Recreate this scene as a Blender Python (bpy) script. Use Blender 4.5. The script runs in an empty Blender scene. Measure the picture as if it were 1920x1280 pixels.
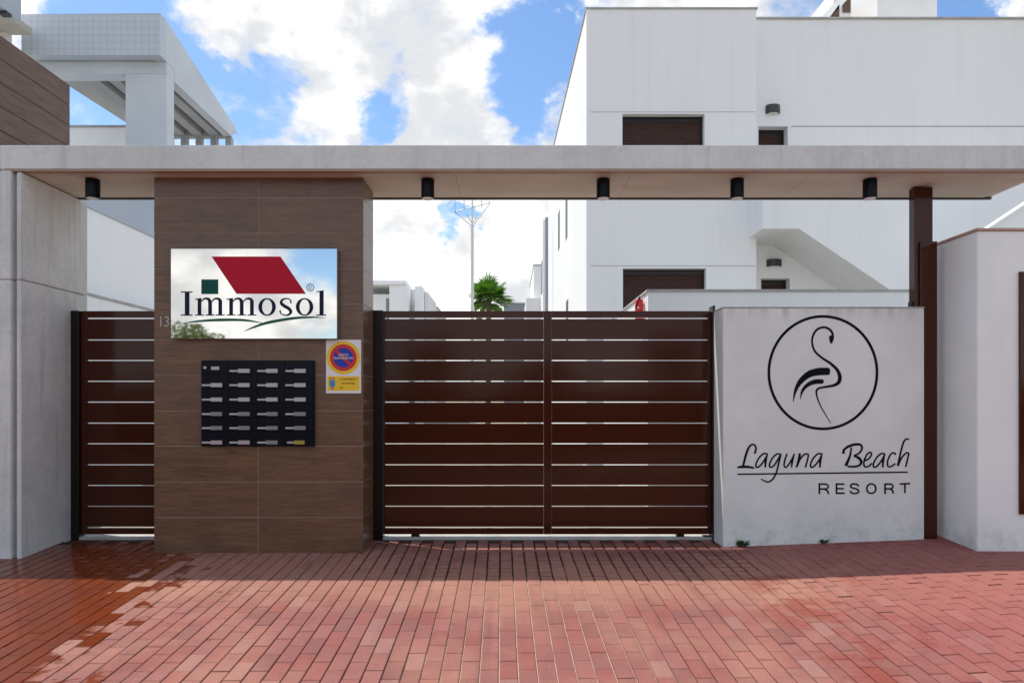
import bpy, bmesh, math, random
from mathutils import Vector, Matrix
random.seed(7)
C = bpy.context.scene.collection
S = bpy.context.scene

# ------------------------------------------------------------------ camera, world, sun, exposure
F, HX, HY, EYE = 1230.0, 955.0, 750.0, 1.616      # focal length in photo pixels, vanishing point, eye height
cam = bpy.data.cameras.new('camera'); co = bpy.data.objects.new('camera', cam); C.objects.link(co)
co.location = (0, 0, EYE); co.rotation_euler = (math.radians(90), 0, 0)
cam.sensor_width = 36; cam.lens = 36*F/1920; cam.shift_x = 5/1920; cam.shift_y = 110/1920
cam.clip_start = .05; cam.clip_end = 3000
S.camera = co

SUNV = Vector((-.36, .157, 1)).normalized()
SUN_EL = math.asin(SUNV.z); SUN_AZ = math.atan2(SUNV.x, SUNV.y)
sun = bpy.data.lights.new('sun', 'SUN'); sun.energy = 2.25; sun.angle = math.radians(.53); sun.color = (1, .93, .82)
so = bpy.data.objects.new('sun', sun); C.objects.link(so)
so.rotation_euler = (-SUNV).to_track_quat('-Z', 'Y').to_euler()
S.view_settings.view_transform = 'Standard'; S.view_settings.look = 'None'
S.view_settings.gamma = 1; S.view_settings.use_curve_mapping = False
S.view_settings.exposure = 1.07

world = bpy.data.worlds.new('World'); S.world = world; world.use_nodes = True
wt = world.node_tree; wt.nodes.clear()
def N(t, ty, **k):
    n = t.nodes.new(ty)
    for a, v in k.items(): setattr(n, a, v)
    return n
def mth(t, op, a, b=None, c=None):
    n = N(t, 'ShaderNodeMath', operation=op)
    for i, v in enumerate((a, b, c)):
        if v is None: continue
        if isinstance(v, (int, float)): n.inputs[i].default_value = v
        else: t.links.new(v, n.inputs[i])
    return n.outputs[0]
def maprange(t, v, a, b, c=0., d=1., smooth=True):
    n = N(t, 'ShaderNodeMapRange')
    if smooth: n.interpolation_type = 'SMOOTHSTEP'
    t.links.new(v, n.inputs[0])
    for i, x in enumerate((a, b, c, d)): n.inputs[i+1].default_value = x
    return n.outputs[0]
def noise(t, vec, scale, detail=4, rough=.55, dist=0., out=0):
    n = N(t, 'ShaderNodeTexNoise'); n.inputs['Scale'].default_value = scale
    n.inputs['Detail'].default_value = detail; n.inputs['Roughness'].default_value = rough
    n.inputs['Distortion'].default_value = dist
    if vec is not None: t.links.new(vec, n.inputs['Vector'])
    return n.outputs[out]
def mixc(t, f, a, b, mode='MIX'):
    n = N(t, 'ShaderNodeMix', data_type='RGBA', blend_type=mode)
    for i, v in ((0, f), (6, a), (7, b)):
        if isinstance(v, (int, float)): n.inputs[i].default_value = v
        elif isinstance(v, tuple): n.inputs[i].default_value = (*v[:3], 1)
        else: t.links.new(v, n.inputs[i])
    return n.outputs[2]
sky = N(wt, 'ShaderNodeTexSky', sky_type='NISHITA', sun_disc=False)
sky.sun_elevation = SUN_EL; sky.sun_rotation = SUN_AZ; sky.altitude = 10; sky.air_density = 1.0; sky.dust_density = .6; sky.ozone_density = 2.2
tc = N(wt, 'ShaderNodeTexCoord')
vdir = tc.outputs['Generated']
mp = N(wt, 'ShaderNodeMapping'); wt.links.new(vdir, mp.inputs[0]); mp.inputs['Scale'].default_value = (1, 1, 1.5); mp.inputs['Location'].default_value = (3.1, 1.7, .4)
big = noise(wt, mp.outputs[0], 3.2, 9, .58, .25)
fine = noise(wt, mp.outputs[0], 11, 8, .62, .3)
den = mth(wt, 'ADD', mth(wt, 'MULTIPLY', mth(wt, 'SUBTRACT', big, .5), 3.2), mth(wt, 'MULTIPLY', mth(wt, 'SUBTRACT', fine, .5), 2.4))
den = mth(wt, 'ADD', den, .42)
# cloud banks and clear patches by direction: (px, py, radius px, weight, forward)
wn1 = noise(wt, mp.outputs[0], 7.5, 6, .62, .2, out=1)
wv = N(wt, 'ShaderNodeVectorMath', operation='SUBTRACT'); wt.links.new(wn1, wv.inputs[0]); wv.inputs[1].default_value = (.5, .5, .5)
ws = N(wt, 'ShaderNodeVectorMath', operation='SCALE'); wt.links.new(wv.outputs[0], ws.inputs[0]); ws.inputs['Scale'].default_value = .22
wa = N(wt, 'ShaderNodeVectorMath', operation='ADD'); wt.links.new(ws.outputs[0], wa.inputs[0]); wt.links.new(vdir, wa.inputs[1])
wd = N(wt, 'ShaderNodeVectorMath', operation='NORMALIZE'); wt.links.new(wa.outputs[0], wd.inputs[0])
BL = [(560, 50, 170, .7, 1), (600, 190, 110, .45, 1), (850, 110, 110, .6, 1), (820, 240, 100, .3, 1), (480, 245, 50, .6, 1),
      (1030, 230, 45, .6, 1), (1095, 8, 40, .7, 1), (1350, -20, 130, 1.0, 1), (780, 500, 170, 1.1, 1), (1010, 440, 110, 1.2, 1), (820, 590, 260, .7, 1),
      (215, 30, 110, -1.5, 1), (385, 130, 55, -1.1, 1), (1010, 100, 90, -1.8, 1), (730, 185, 55, -.9, 1), (485, 185, 60, -1.1, 1), (1020, 220, 50, -.9, 1), (700, 225, 40, -.8, 1), (190, 190, 80, -.8, 1),
      (845, 402, 40, -2.0, 1), (895, 402, 32, -1.6, 1), (745, 420, 50, -.7, 1), (1790, 20, 55, -1.4, 1), (1900, 10, 40, .9, 1), (1000, 230, 30, -.5, 1),
      (400, 520, 130, 1.0, -1), (620, 560, 60, .4, -1), (600, 500, 75, -1.1, -1), (560, 610, 80, .6, -1), (450, 640, 90, .5, -1)]
for (px, py, r, wgt, fw) in BL:
    d = Vector(((px-HX)/F, fw, (HY-py)/F)); L = d.length; d.normalize()
    ang = (r/F)/L
    vm = N(wt, 'ShaderNodeVectorMath', operation='DOT_PRODUCT'); wt.links.new(wd.outputs[0], vm.inputs[0]); vm.inputs[1].default_value = d
    den = mth(wt, 'ADD', den, maprange(wt, vm.outputs['Value'], math.cos(ang*1.45), math.cos(ang*.25), 0, wgt))
cov = maprange(wt, den, -.35, 1.15)
shade = noise(wt, mp.outputs[0], 5.5, 6, .6)
shade = mth(wt, 'ADD', shade, mth(wt, 'MULTIPLY', mth(wt, 'SUBTRACT', fine, .5), .5))
ccol = mixc(wt, maprange(wt, shade, .38, .66), (3.05, 3.12, 3.22), (5.0, 4.95, 4.85))
sat = N(wt, 'ShaderNodeHueSaturation'); sat.inputs['Saturation'].default_value = 1.12; sat.inputs['Value'].default_value = .80; wt.links.new(sky.outputs[0], sat.inputs['Color'])
bg = N(wt, 'ShaderNodeBackground'); bg.inputs['Strength'].default_value = .125
wt.links.new(mixc(wt, cov, sat.outputs[0], ccol), bg.inputs['Color'])
wo = N(wt, 'ShaderNodeOutputWorld'); wt.links.new(bg.outputs[0], wo.inputs[0])

# ------------------------------------------------------------------ materials
def mat(name, base, rough=.6, metal=0., spec=.5):
    m = bpy.data.materials.new(name); m.use_nodes = True
    t = m.node_tree; b = t.nodes['Principled BSDF']
    b.inputs['Base Color'].default_value = (*base, 1); b.inputs['Roughness'].default_value = rough
    b.inputs['Metallic'].default_value = metal; b.inputs['Specular IOR Level'].default_value = spec
    return m, t, b
def pos(t):
    return N(t, 'ShaderNodeNewGeometry').outputs['Position']
def scaled(t, v, s):
    m = N(t, 'ShaderNodeMapping'); t.links.new(v, m.inputs[0]); m.inputs['Scale'].default_value = s; return m.outputs[0]
def bump(t, b, h, st=.2, dist=.005):
    n = N(t, 'ShaderNodeBump'); n.inputs['Strength'].default_value = st; n.inputs['Distance'].default_value = dist
    t.links.new(h, n.inputs['Height']); t.links.new(n.outputs[0], b.inputs['Normal'])
def varied(name, a, c, scale, rough=.6, st=.2, dist=.004, sc=(1, 1, 1), metal=0., spec=.4, detail=6, bscale=None):
    m, t, b = mat(name, a, rough, metal, spec)
    v = scaled(t, pos(t), sc)
    n1 = noise(t, v, scale, detail, .6)
    t.links.new(mixc(t, maprange(t, n1, .32, .68), a, c), b.inputs['Base Color'])
    bump(t, b, noise(t, v, bscale or scale*7, 5, .65), st, dist)
    return m

def concrete(name, a, c, drip=.0):
    m, t, b = mat(name, a, .75, 0, .3)
    p = pos(t)
    n1 = noise(t, p, 1.6, 8, .65, .4); n2 = noise(t, p, 22, 5, .7)
    n3 = noise(t, scaled(t, p, (9, 9, .5)), 1.5, 5, .6)
    col = mixc(t, maprange(t, n1, .3, .7), a, c)
    col = mixc(t, mth(t, 'MULTIPLY', maprange(t, n2, .45, .75), .35), col, tuple(x*.72 for x in a))
    col = mixc(t, mth(t, 'MULTIPLY', maprange(t, n3, .5, .8), .35+drip), col, tuple(x*.6 for x in a))
    vo = N(t, 'ShaderNodeTexVoronoi'); vo.inputs['Scale'].default_value = 26; t.links.new(p, vo.inputs['Vector'])
    hole = maprange(t, vo.outputs['Distance'], .03, .11)
    col = mixc(t, mth(t, 'MULTIPLY', mth(t, 'SUBTRACT', 1., hole), .5), col, (.08, .075, .07))
    t.links.new(col, b.inputs['Base Color'])
    bump(t, b, mth(t, 'ADD', mth(t, 'MULTIPLY', n2, .5), hole), .25, .004)
    return m
M = {}
M['beam'] = concrete('board_cast_concrete', (.60, .62, .60), (.69, .71, .69))
M['conc'] = concrete('smooth_concrete', (.54, .55, .54), (.68, .685, .67), .15)
M['signwall'] = varied('painted_plaster_grey', (.50, .495, .495), (.56, .55, .55), 1.3, .7, .18, .002)
def white_wall(name, a=(.87, .88, .88), c=(.84, .85, .855), grid=True):
    m, t, b = mat(name, a, .75, 0, .25)
    p = pos(t)
    n1 = noise(t, scaled(t, p, (1, 1, .45)), .9, 7, .6)
    n2 = noise(t, scaled(t, p, (5, 5, .3)), 1.1, 5, .6)
    col = mixc(t, maprange(t, n1, .35, .7), a, c)
    col = mixc(t, mth(t, 'MULTIPLY', maprange(t, n2, .5, .8), .22), col, tuple(x*.75 for x in a))
    h = noise(t, p, 60, 4, .6)
    if grid:
        w = N(t, 'ShaderNodeTexWave', wave_type='BANDS', bands_direction='Z'); w.inputs['Scale'].default_value = 3.2; w.inputs['Distortion'].default_value = .2
        t.links.new(p, w.inputs['Vector'])
        line = maprange(t, w.outputs['Fac'], .0, .12)
        col = mixc(t, mth(t, 'MULTIPLY', mth(t, 'SUBTRACT', 1., line), .04), col, (.5, .5, .52))
        h = mth(t, 'ADD', mth(t, 'MULTIPLY', h, .6), mth(t, 'MULTIPLY', line, .4))
    t.links.new(col, b.inputs['Base Color']); bump(t, b, h, .15, .003)
    return m
M['white'] = white_wall('white_rendered_wall')
M['white_plain'] = white_wall('white_smooth_wall', (.76, .76, .755), (.70, .70, .70), False)
M['white_clean'] = white_wall('clean_white_paint', (.87, .88, .885), (.83, .84, .855), False)
def dirty_white():
    m, t, b = mat('street_wall_white', (.7, .7, .71), .7, 0, .3)
    p = pos(t)
    n1 = noise(t, p, 1.7, 8, .65, .6)
    col = mixc(t, maprange(t, n1, .36, .66), (.84, .87, .85), (.79, .82, .81))
    z = N(t, 'ShaderNodeSeparateXYZ'); t.links.new(p, z.inputs[0])
    splash = mth(t, 'MULTIPLY', maprange(t, z.outputs[2], .34, .75, 1, 0), maprange(t, noise(t, p, 6, 6, .65), .35, .7))
    col = mixc(t, mth(t, 'MULTIPLY', splash, .55), col, (.36, .33, .31))
    t.links.new(col, b.inputs['Base Color']); bump(t, b, noise(t, p, 55, 5, .65), .25, .002)
    return m
M['street_white'] = dirty_white()
def dirty_sign():
    m, t, b = mat('sign_wall_paint', (.5, .5, .5), .72, 0, .3)
    p = pos(t)
    n1 = noise(t, p, 1.4, 8, .65, .6); n4 = noise(t, scaled(t, p, (7, 7, .7)), 1.6, 6, .6)
    col = mixc(t, maprange(t, n1, .36, .66), (.67, .70, .675), (.745, .77, .74))
    z = N(t, 'ShaderNodeSeparateXYZ'); t.links.new(p, z.inputs[0])
    splash = mth(t, 'MULTIPLY', maprange(t, z.outputs[2], .38, .8, 1, 0), maprange(t, noise(t, p, 9, 6, .7), .45, .75))
    top = mth(t, 'MULTIPLY', maprange(t, z.outputs[2], 2.25, 2.45, 0, 1), maprange(t, n4, .4, .7))
    col = mixc(t, mth(t, 'MULTIPLY', splash, .35), col, (.22, .21, .20))
    col = mixc(t, mth(t, 'MULTIPLY', top, .5), col, (.25, .24, .23))
    t.links.new(col, b.inputs['Base Color']); bump(t, b, noise(t, p, 50, 5, .65), .25, .002)
    return m
M['signwall'] = dirty_sign()
M['terracotta'] = varied('terracotta_coping', (.42, .27, .22), (.50, .36, .30), 5, .7)
M['greycap'] = varied('grey_coping', (.36, .35, .34), (.46, .45, .44), 5, .7)
M['soffit'] = varied('soffit_panel', (.52, .48, .41), (.60, .56, .48), 1.4, .65, .08, .002, (1, 3, 1))
M['metal_brown'], t, b = mat('brown_lacquered_metal', (.052, .0115, .0045), .12, 0, .26)
bump(t, b, noise(t, scaled(t, pos(t), (1, 1, 4)), 1.3, 2, .5), .05, .02)
M['trim'] = varied('brown_trim_board', (.33, .235, .175), (.40, .29, .22), 2, .6, .1)
M['metal_dark'], t, b = mat('dark_brown_metal', (.009, .005, .004), .32, 0, .35)
M['black'], _, _ = mat('satin_black_metal', (.005, .006, .009), .22, 0, .12)
M['letterbox'], _, _ = mat('letterbox_door_enamel', (.006, .007, .012), .25, 0, .12)
M['shutter'] = varied('brown_roller_shutter', (.042, .015, .011), (.052, .019, .014), 3, .5)
M['lens'], _, _ = mat('frosted_lens', (.75, .75, .72), .3)
M['lampgrey'], _, _ = mat('grey_wall_lamp_metal', (.05, .052, .055), .4, .2)
def wood_tile():
    m, t, b = mat('wood_look_porcelain', (.15, .09, .06), .3, 0, .45)
    p = pos(t)
    at = N(t, 'ShaderNodeAttribute'); at.attribute_name = 'rnd'
    off = N(t, 'ShaderNodeVectorMath', operation='ADD'); t.links.new(p, off.inputs[0])
    cmb = N(t, 'ShaderNodeCombineXYZ'); t.links.new(mth(t, 'MULTIPLY', at.outputs['Fac'], 37.), cmb.inputs[0]); t.links.new(mth(t, 'MULTIPLY', at.outputs['Fac'], 11.), cmb.inputs[2])
    t.links.new(cmb.outputs[0], off.inputs[1]); v = off.outputs[0]
    g = noise(t, scaled(t, v, (1.6, 1.6, 26)), 2.4, 7, .62, .9)
    g2 = noise(t, scaled(t, v, (1.0, 1.0, 5)), 1.8, 4, .55, .6)
    col = mixc(t, maprange(t, g, .36, .66), (.185, .096, .050), (.104, .055, .030))
    col = mixc(t, mth(t, 'MULTIPLY', maprange(t, g2, .48, .75), .5), col, (.08, .047, .034))
    col = mixc(t, mth(t, 'MULTIPLY', at.outputs['Fac'], .22), col, (.16, .10, .075))
    kn = N(t, 'ShaderNodeTexVoronoi'); kn.inputs['Scale'].default_value = 1.0; t.links.new(scaled(t, v, (2.2, 2.2, 6)), kn.inputs['Vector'])
    col = mixc(t, mth(t, 'MULTIPLY', maprange(t, kn.outputs['Distance'], .03, .14, 1, 0), .55), col, (.035, .02, .015))
    col = mixc(t, mth(t, 'MULTIPLY', maprange(t, noise(t, v, 3.5, 5, .6), .4, .7), .35), col, (.075, .045, .03))
    t.links.new(col, b.inputs['Base Color']); bump(t, b, g, .10, .0012)
    return m
M['woodtile'] = wood_tile()
M['grout'], _, _ = mat('tile_grout', (.38, .32, .27), .9)
def wood_clad():
    m, t, b = mat('wood_cladding', (.16, .09, .055), .5)
    p = pos(t)
    g = noise(t, scaled(t, p, (1.2, 1.2, 12)), 1.8, 7, .62, .8)
    col = mixc(t, maprange(t, g, .35, .66), (.15, .085, .052), (.085, .048, .030))
    t.links.new(col, b.inputs['Base Color']); bump(t, b, g, .1, .002)
    return m
M['clad'] = wood_clad()
def gridtile():
    m, t, b = mat('small_white_tiles', (.62, .66, .70), .35)
    p = pos(t)
    cs = []
    s = N(t, 'ShaderNodeSeparateXYZ'); t.links.new(p, s.inputs[0])
    for i in (0, 1, 2):
        f = mth(t, 'FRACT', mth(t, 'MULTIPLY', s.outputs[i], 9.))
        cs.append(mth(t, 'LESS_THAN', f, .12))
    e = mth(t, 'MAXIMUM', mth(t, 'MAXIMUM', cs[0], cs[1]), cs[2])
    e = mth(t, 'MULTIPLY', mth(t, 'MAXIMUM', cs[0], cs[2]), .55)
    t.links.new(mixc(t, e, (.52, .57, .62), (.36, .41, .46)), b.inputs['Base Color'])
    return m
M['gridtile'] = gridtile()
M['band'] = varied('shaded_white_wall', (.42, .47, .55), (.46, .51, .58), 1.2, .75, .1)  # white wall under an overhang, its blue shade put into the colour
M['shade_white'] = varied('shaded_white_render', (.56, .60, .64), (.62, .66, .69), 1.2, .75, .1)  # white pergola toned down to blue-grey, its shade put into the colour
M['mid_grey'] = varied('shade_grey', (.36, .37, .37), (.42, .43, .43), 1.2, .75, .1)  # pergola underside and frame: their shade is put into this darker grey
M['mirror'], t, b = mat('polished_sign_panel', (.80, .795, .77), .025, 1., .5)
M['rim'], _, _ = mat('sign_edge', (.30, .29, .28), .35, .6)
M['crimson'], _, _ = mat('crimson_vinyl', (.46, .008, .030), .5, 0, .15)
M['teal'], _, _ = mat('dark_green_vinyl', (.004, .075, .062), .5, 0, .15)
M['swoosh'], _, _ = mat('green_vinyl', (.012, .10, .06), .5, 0, .15)
M['navy'], _, _ = mat('navy_vinyl', (.008, .014, .04), .5, 0, .15)
M['paleblue'], _, _ = mat('pale_blue_mark', (.38, .44, .55), .5)
M['ink'] = varied('black_sign_paint', (.004, .004, .005), (.012, .012, .013), 9, .85, spec=.1)
M['plate'], _, _ = mat('white_plate', (.72, .73, .74), .35)
M['label_white'], _, _ = mat('paper_label', (.42, .43, .44), .5)
M['label_grey'], _, _ = mat('aluminium_label', (.22, .225, .235), .4, .2)
M['label_yellow'], _, _ = mat('yellow_label', (.30, .27, .03), .5)
M['label_pink'], _, _ = mat('pinkish_label', (.40, .33, .33), .5)
M['yellow'], _, _ = mat('sign_yellow', (.80, .52, .012), .4)
M['signred'], _, _ = mat('sign_red', (.58, .014, .018), .4)
M['signblue'], _, _ = mat('sign_blue', (.012, .022, .34), .4)
M['crestblue'], _, _ = mat('crest_blue', (.04, .25, .42), .5)
M['textdark'], _, _ = mat('sign_dark_text', (.10, .07, .01), .5)
M['red'], _, _ = mat('red_paint', (.60, .015, .02), .35)
M['steel'], _, _ = mat('brushed_metal', (.5, .5, .5), .35, .8)
M['polewhite'], _, _ = mat('pale_painted_steel', (.62, .61, .58), .5)
M['alu'], _, _ = mat('thin_aluminium', (.28, .27, .26), .4, .6)
M['pipe'], _, _ = mat('grey_downpipe', (.24, .26, .29), .5)
M['number'], _, _ = mat('house_number_metal', (.42, .38, .34), .4, .5)
M['trunk'] = varied('bark', (.09, .065, .045), (.15, .11, .08), 6, .9, .6, .02, (1, 1, .4))
def leafmat(name, a, c):
    m, t, b = mat(name, a, .55, 0, .4)
    t.links.new(mixc(t, maprange(t, noise(t, pos(t), 2.2, 4, .6), .35, .65), a, c), b.inputs['Base Color'])
    b.inputs['Transmission Weight'].default_value = 0
    tr = N(t, 'ShaderNodeBsdfTranslucent'); tr.inputs[0].default_value = (a[0]*1.4, a[1]*1.6, a[2], 1)
    mx = N(t, 'ShaderNodeMixShader'); mx.inputs[0].default_value = .25
    t.links.new(b.outputs[0], mx.inputs[1]); t.links.new(tr.outputs[0], mx.inputs[2]); t.links.new(mx.outputs[0], t.nodes['Material Output'].inputs[0])
    return m
M['leaf_palm'] = leafmat('palm_leaf', (.07, .17, .015), (.12, .25, .035))
M['leaf_olive'] = leafmat('olive_leaf', (.11, .14, .05), (.17, .19, .09))
M['leaf_dark'] = leafmat('dark_leaf', (.03, .05, .018), (.05, .08, .025))
M['weed'] = leafmat('weed_leaf', (.03, .09, .02), (.06, .12, .03))
def paver_mat():
    m, t, b = mat('red_clay_paver', (.4, .17, .14), .8, 0, .35)
    p = pos(t); s = N(t, 'ShaderNodeSeparateXYZ'); t.links.new(p, s.inputs[0]); X, Y = s.outputs[0], s.outputs[1]
    at = N(t, 'ShaderNodeAttribute'); at.attribute_name = 'rnd'; r = at.outputs['Fac']
    at2 = N(t, 'ShaderNodeAttribute'); at2.attribute_name = 'rnb'; r2 = at2.outputs['Fac']
    grain = noise(t, p, 240, 3, .7); mott = noise(t, p, 26, 5, .65)
    large = noise(t, p, 1.1, 5, .6, .3)
    col = mixc(t, r, (.135, .036, .036), (.215, .070, .064))
    col = mixc(t, mth(t, 'MULTIPLY', maprange(t, r2, .72, 1.), .65), col, (.20, .038, .032))
    col = mixc(t, mth(t, 'MULTIPLY', maprange(t, r2, .22, 0.), .55), col, (.26, .145, .13))
    col = mixc(t, mth(t, 'MULTIPLY', maprange(t, large, .4, .66), .5), col, (.33, .155, .105))
    # paler, warmer band along the canopy's shadow edge: tone of the light put into colour
    band = mth(t, 'MULTIPLY', maprange(t, Y, 4.1, 4.75, 0, 1), maprange(t, Y, 5.0, 5.8, 1, 0))
    col = mixc(t, mth(t, 'MULTIPLY', band, .55), col, (.33, .16, .105))
    rightred = maprange(t, X, 1.7, 3.0, 0, .6)
    col = mixc(t, rightred, col, (.245, .050, .050))
    col = mixc(t, mth(t, 'MULTIPLY', maprange(t, mott, .5, .8), .35), col, (.13, .05, .045))
    col = mixc(t, mth(t, 'MULTIPLY', maprange(t, grain, .3, .7), .16), col, (.60, .38, .33))
    ty = noise(t, scaled(t, p, (5, .55, 1)), 1.3, 6, .62, .3)
    col = mixc(t, mth(t, 'MULTIPLY', maprange(t, ty, .52, .75), .45), col, (.13, .055, .05))
    sp = N(t, 'ShaderNodeTexVoronoi'); sp.inputs['Scale'].default_value = 9; t.links.new(p, sp.inputs['Vector'])
    col = mixc(t, mth(t, 'MULTIPLY', maprange(t, sp.outputs['Distance'], .02, .06, 1, 0), .5), col, (.55, .42, .38))
    # damp stains on the right, rust coloured
    st = noise(t, scaled(t, p, (1, 1, 1)), 3.2, 7, .68, .5)
    a1 = mth(t, 'ABSOLUTE', mth(t, 'SUBTRACT', X, mth(t, 'ADD', 2.1, mth(t, 'MULTIPLY', mth(t, 'SUBTRACT', 4.2, Y), -.05))))
    stm = mth(t, 'MULTIPLY', maprange(t, a1, .15, .75, 1, 0), maprange(t, st, .50, .62))
    col = mixc(t, mth(t, 'MULTIPLY', stm, .6), col, (.20, .032, .018))
    col = mixc(t, mth(t, 'MULTIPLY', mth(t, 'MULTIPLY', maprange(t, Y, 5.2, 5.9, 0, 1), maprange(t, st, .42, .6)), .4), col, (.12, .024, .022))
    # standing water on the left: follows a ragged edge, dry brick tops stay as islands
    edge = mth(t, 'SUBTRACT', mth(t, 'ADD', -2.72, mth(t, 'MULTIPLY', mth(t, 'SUBTRACT', 5.49, Y), .19)), X)   # >0 inside
    wn = noise(t, p, 6.0, 7, .68, .6)
    e = mth(t, 'ADD', edge, mth(t, 'MULTIPLY', mth(t, 'SUBTRACT', wn, .5), .62))
    e = mth(t, 'ADD', e, mth(t, 'MULTIPLY', mth(t, 'SUBTRACT', r2, .5), .46))
    wet = maprange(t, e, -.05, .06)
    fs = noise(t, p, 7.5, 3, .5, .8)
    foot = mth(t, 'MULTIPLY', maprange(t, fs, .685, .70), maprange(t, edge, -1.0, -.35, 0, 1))
    wet = mth(t, 'MAXIMUM', wet, foot)
    wcol = mixc(t, maprange(t, large, .35, .65), (.21, .040, .006), (.14, .030, .012))
    wcol = mixc(t, .25, wcol, col, 'MULTIPLY')
    t.links.new(mixc(t, mth(t, 'MULTIPLY', wet, .93), col, wcol), b.inputs['Base Color'])
    film = mth(t, 'MULTIPLY', wet, maprange(t, noise(t, p, 2.1, 3, .5), .3, .6, .55, 1.))
    t.links.new(mth(t, 'SUBTRACT', .82, mth(t, 'MULTIPLY', film, .70)), b.inputs['Roughness'])
    h = mth(t, 'ADD', mth(t, 'MULTIPLY', mott, .6), mth(t, 'MULTIPLY', grain, .5))
    h = mth(t, 'MULTIPLY', h, mth(t, 'SUBTRACT', 1., mth(t, 'MULTIPLY', wet, .8)))
    bump(t, b, h, .35, .0025)
    return m
M['paver'] = paver_mat()
def joint_mat():
    m, t, b = mat('joint_sand', (.2, .12, .1), .95)
    p = pos(t); s = N(t, 'ShaderNodeSeparateXYZ'); t.links.new(p, s.inputs[0])
    n1 = noise(t, p, 1.3, 4, .6)
    f = mth(t, 'ADD', maprange(t, s.outputs[0], -1.0, -.35), mth(t, 'MULTIPLY', mth(t, 'SUBTRACT', n1, .5), 1.6))
    f = mth(t, 'MULTIPLY', f, maprange(t, s.outputs[1], 4.7, 5.05, 1, 0))
    f = mth(t, 'MULTIPLY', f, maprange(t, s.outputs[0], 1.7, 2.3, 1, 0))
    col = mixc(t, maprange(t, f, .25, .75), (.05, .018, .015), (.60, .46, .38))
    t.links.new(col, b.inputs['Base Color'])
    return m
M['joint'] = joint_mat()
M['court'] = varied('pale_courtyard_paving', (.24, .22, .18), (.30, .275, .235), 1.5, .8)
M['asphalt'] = varied('asphalt', (.05, .05, .052), (.07, .068, .066), 2, .85)
M['dirt'] = varied('dry_ground', (.24, .20, .15), (.32, .27, .20), .6, .9)

# ------------------------------------------------------------------ mesh helpers
def W(px, py, Y): return Vector(((px-HX)/F*Y, Y, EYE+(HY-py)/F*Y))
def XX(px, Y): return (px-HX)/F*Y
def ZZ(py, Y): return EYE+(HY-py)/F*Y
class MB:
    def __init__(s): s.v = []; s.f = []
    def add(s, vs, fs):
        o = len(s.v); s.v += [tuple(v) for v in vs]; s.f += [tuple(i+o for i in f) for f in fs]; return s
    def box(s, x0, x1, y0, y1, z0, z1):
        return s.add([(x0,y0,z0),(x1,y0,z0),(x1,y1,z0),(x0,y1,z0),(x0,y0,z1),(x1,y0,z1),(x1,y1,z1),(x0,y1,z1)],
                     [(0,3,2,1),(4,5,6,7),(0,1,5,4),(1,2,6,5),(2,3,7,6),(3,0,4,7)])
    def ext(s, pts, vec):
        n = len(pts); vec = Vector(vec); a = [Vector(p) for p in pts]; b = [p+vec for p in a]
        return s.add(a+b, [tuple(range(n))[::-1], tuple(range(n, 2*n))] + [(i, (i+1) % n, n+(i+1) % n, n+i) for i in range(n)])
    def tube(s, p, q, r0, r1=None, n=12):
        p, q = Vector(p), Vector(q); r1 = r0 if r1 is None else r1
        d = (q-p).normalized(); a = d.orthogonal().normalized(); b = d.cross(a)
        A = [p+(a*math.cos(k*2*math.pi/n)+b*math.sin(k*2*math.pi/n))*r0 for k in range(n)]
        B = [q+(a*math.cos(k*2*math.pi/n)+b*math.sin(k*2*math.pi/n))*r1 for k in range(n)]
        return s.add(A+B, [tuple(range(n))[::-1], tuple(range(n, 2*n))] + [(k, (k+1) % n, n+(k+1) % n, n+k) for k in range(n)])
    def build(s, name, m, parent=None, bev=0., segs=2, smooth=False, rnd=None, fix=True):
        me = bpy.data.meshes.new(name); me.from_pydata(s.v, [], s.f)
        if fix or bev:
            bm = bmesh.new(); bm.from_mesh(me)
            if bev: bmesh.ops.bevel(bm, geom=list(bm.edges), offset=bev, segments=segs, affect='EDGES', clamp_overlap=True)
            bmesh.ops.recalc_face_normals(bm, faces=bm.faces)
            bm.to_mesh(me); bm.free()
        me.materials.append(m)
        if smooth:
            for p in me.polygons: p.use_smooth = True
        if rnd is not None:
            a = me.attributes.new('rnd', 'FLOAT', 'FACE'); a.data.foreach_set('value', [rnd]*len(me.polygons))
        o = bpy.data.objects.new(name, me); C.objects.link(o)
        if parent: o.parent = parent
        return o
def tag(o, label=None, cat=None, group=None, kind=None):
    if label: o['label'] = label
    if cat: o['category'] = cat
    if group: o['group'] = group
    if kind: o['kind'] = kind
    return o
def thing(name, label, cat, group=None, kind=None):
    o = bpy.data.objects.new(name, None); C.objects.link(o); o.empty_display_size = .1
    return tag(o, label, cat, group, kind)
def based(o, loc):      # move a thing's origin to its base, keeping its parts where they are
    o.location = loc
    for c in o.children: c.location = c.location - Vector(loc)
    return o
def clone(o, dx, parent=None):
    c = o.copy(); C.objects.link(c)
    if parent: c.parent = parent
    else: c.location = o.location + Vector(dx)
    for k in list(o.children): clone(k, (0, 0, 0), c)
    return c
BX = lambda *a: MB().box(*a)

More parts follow.
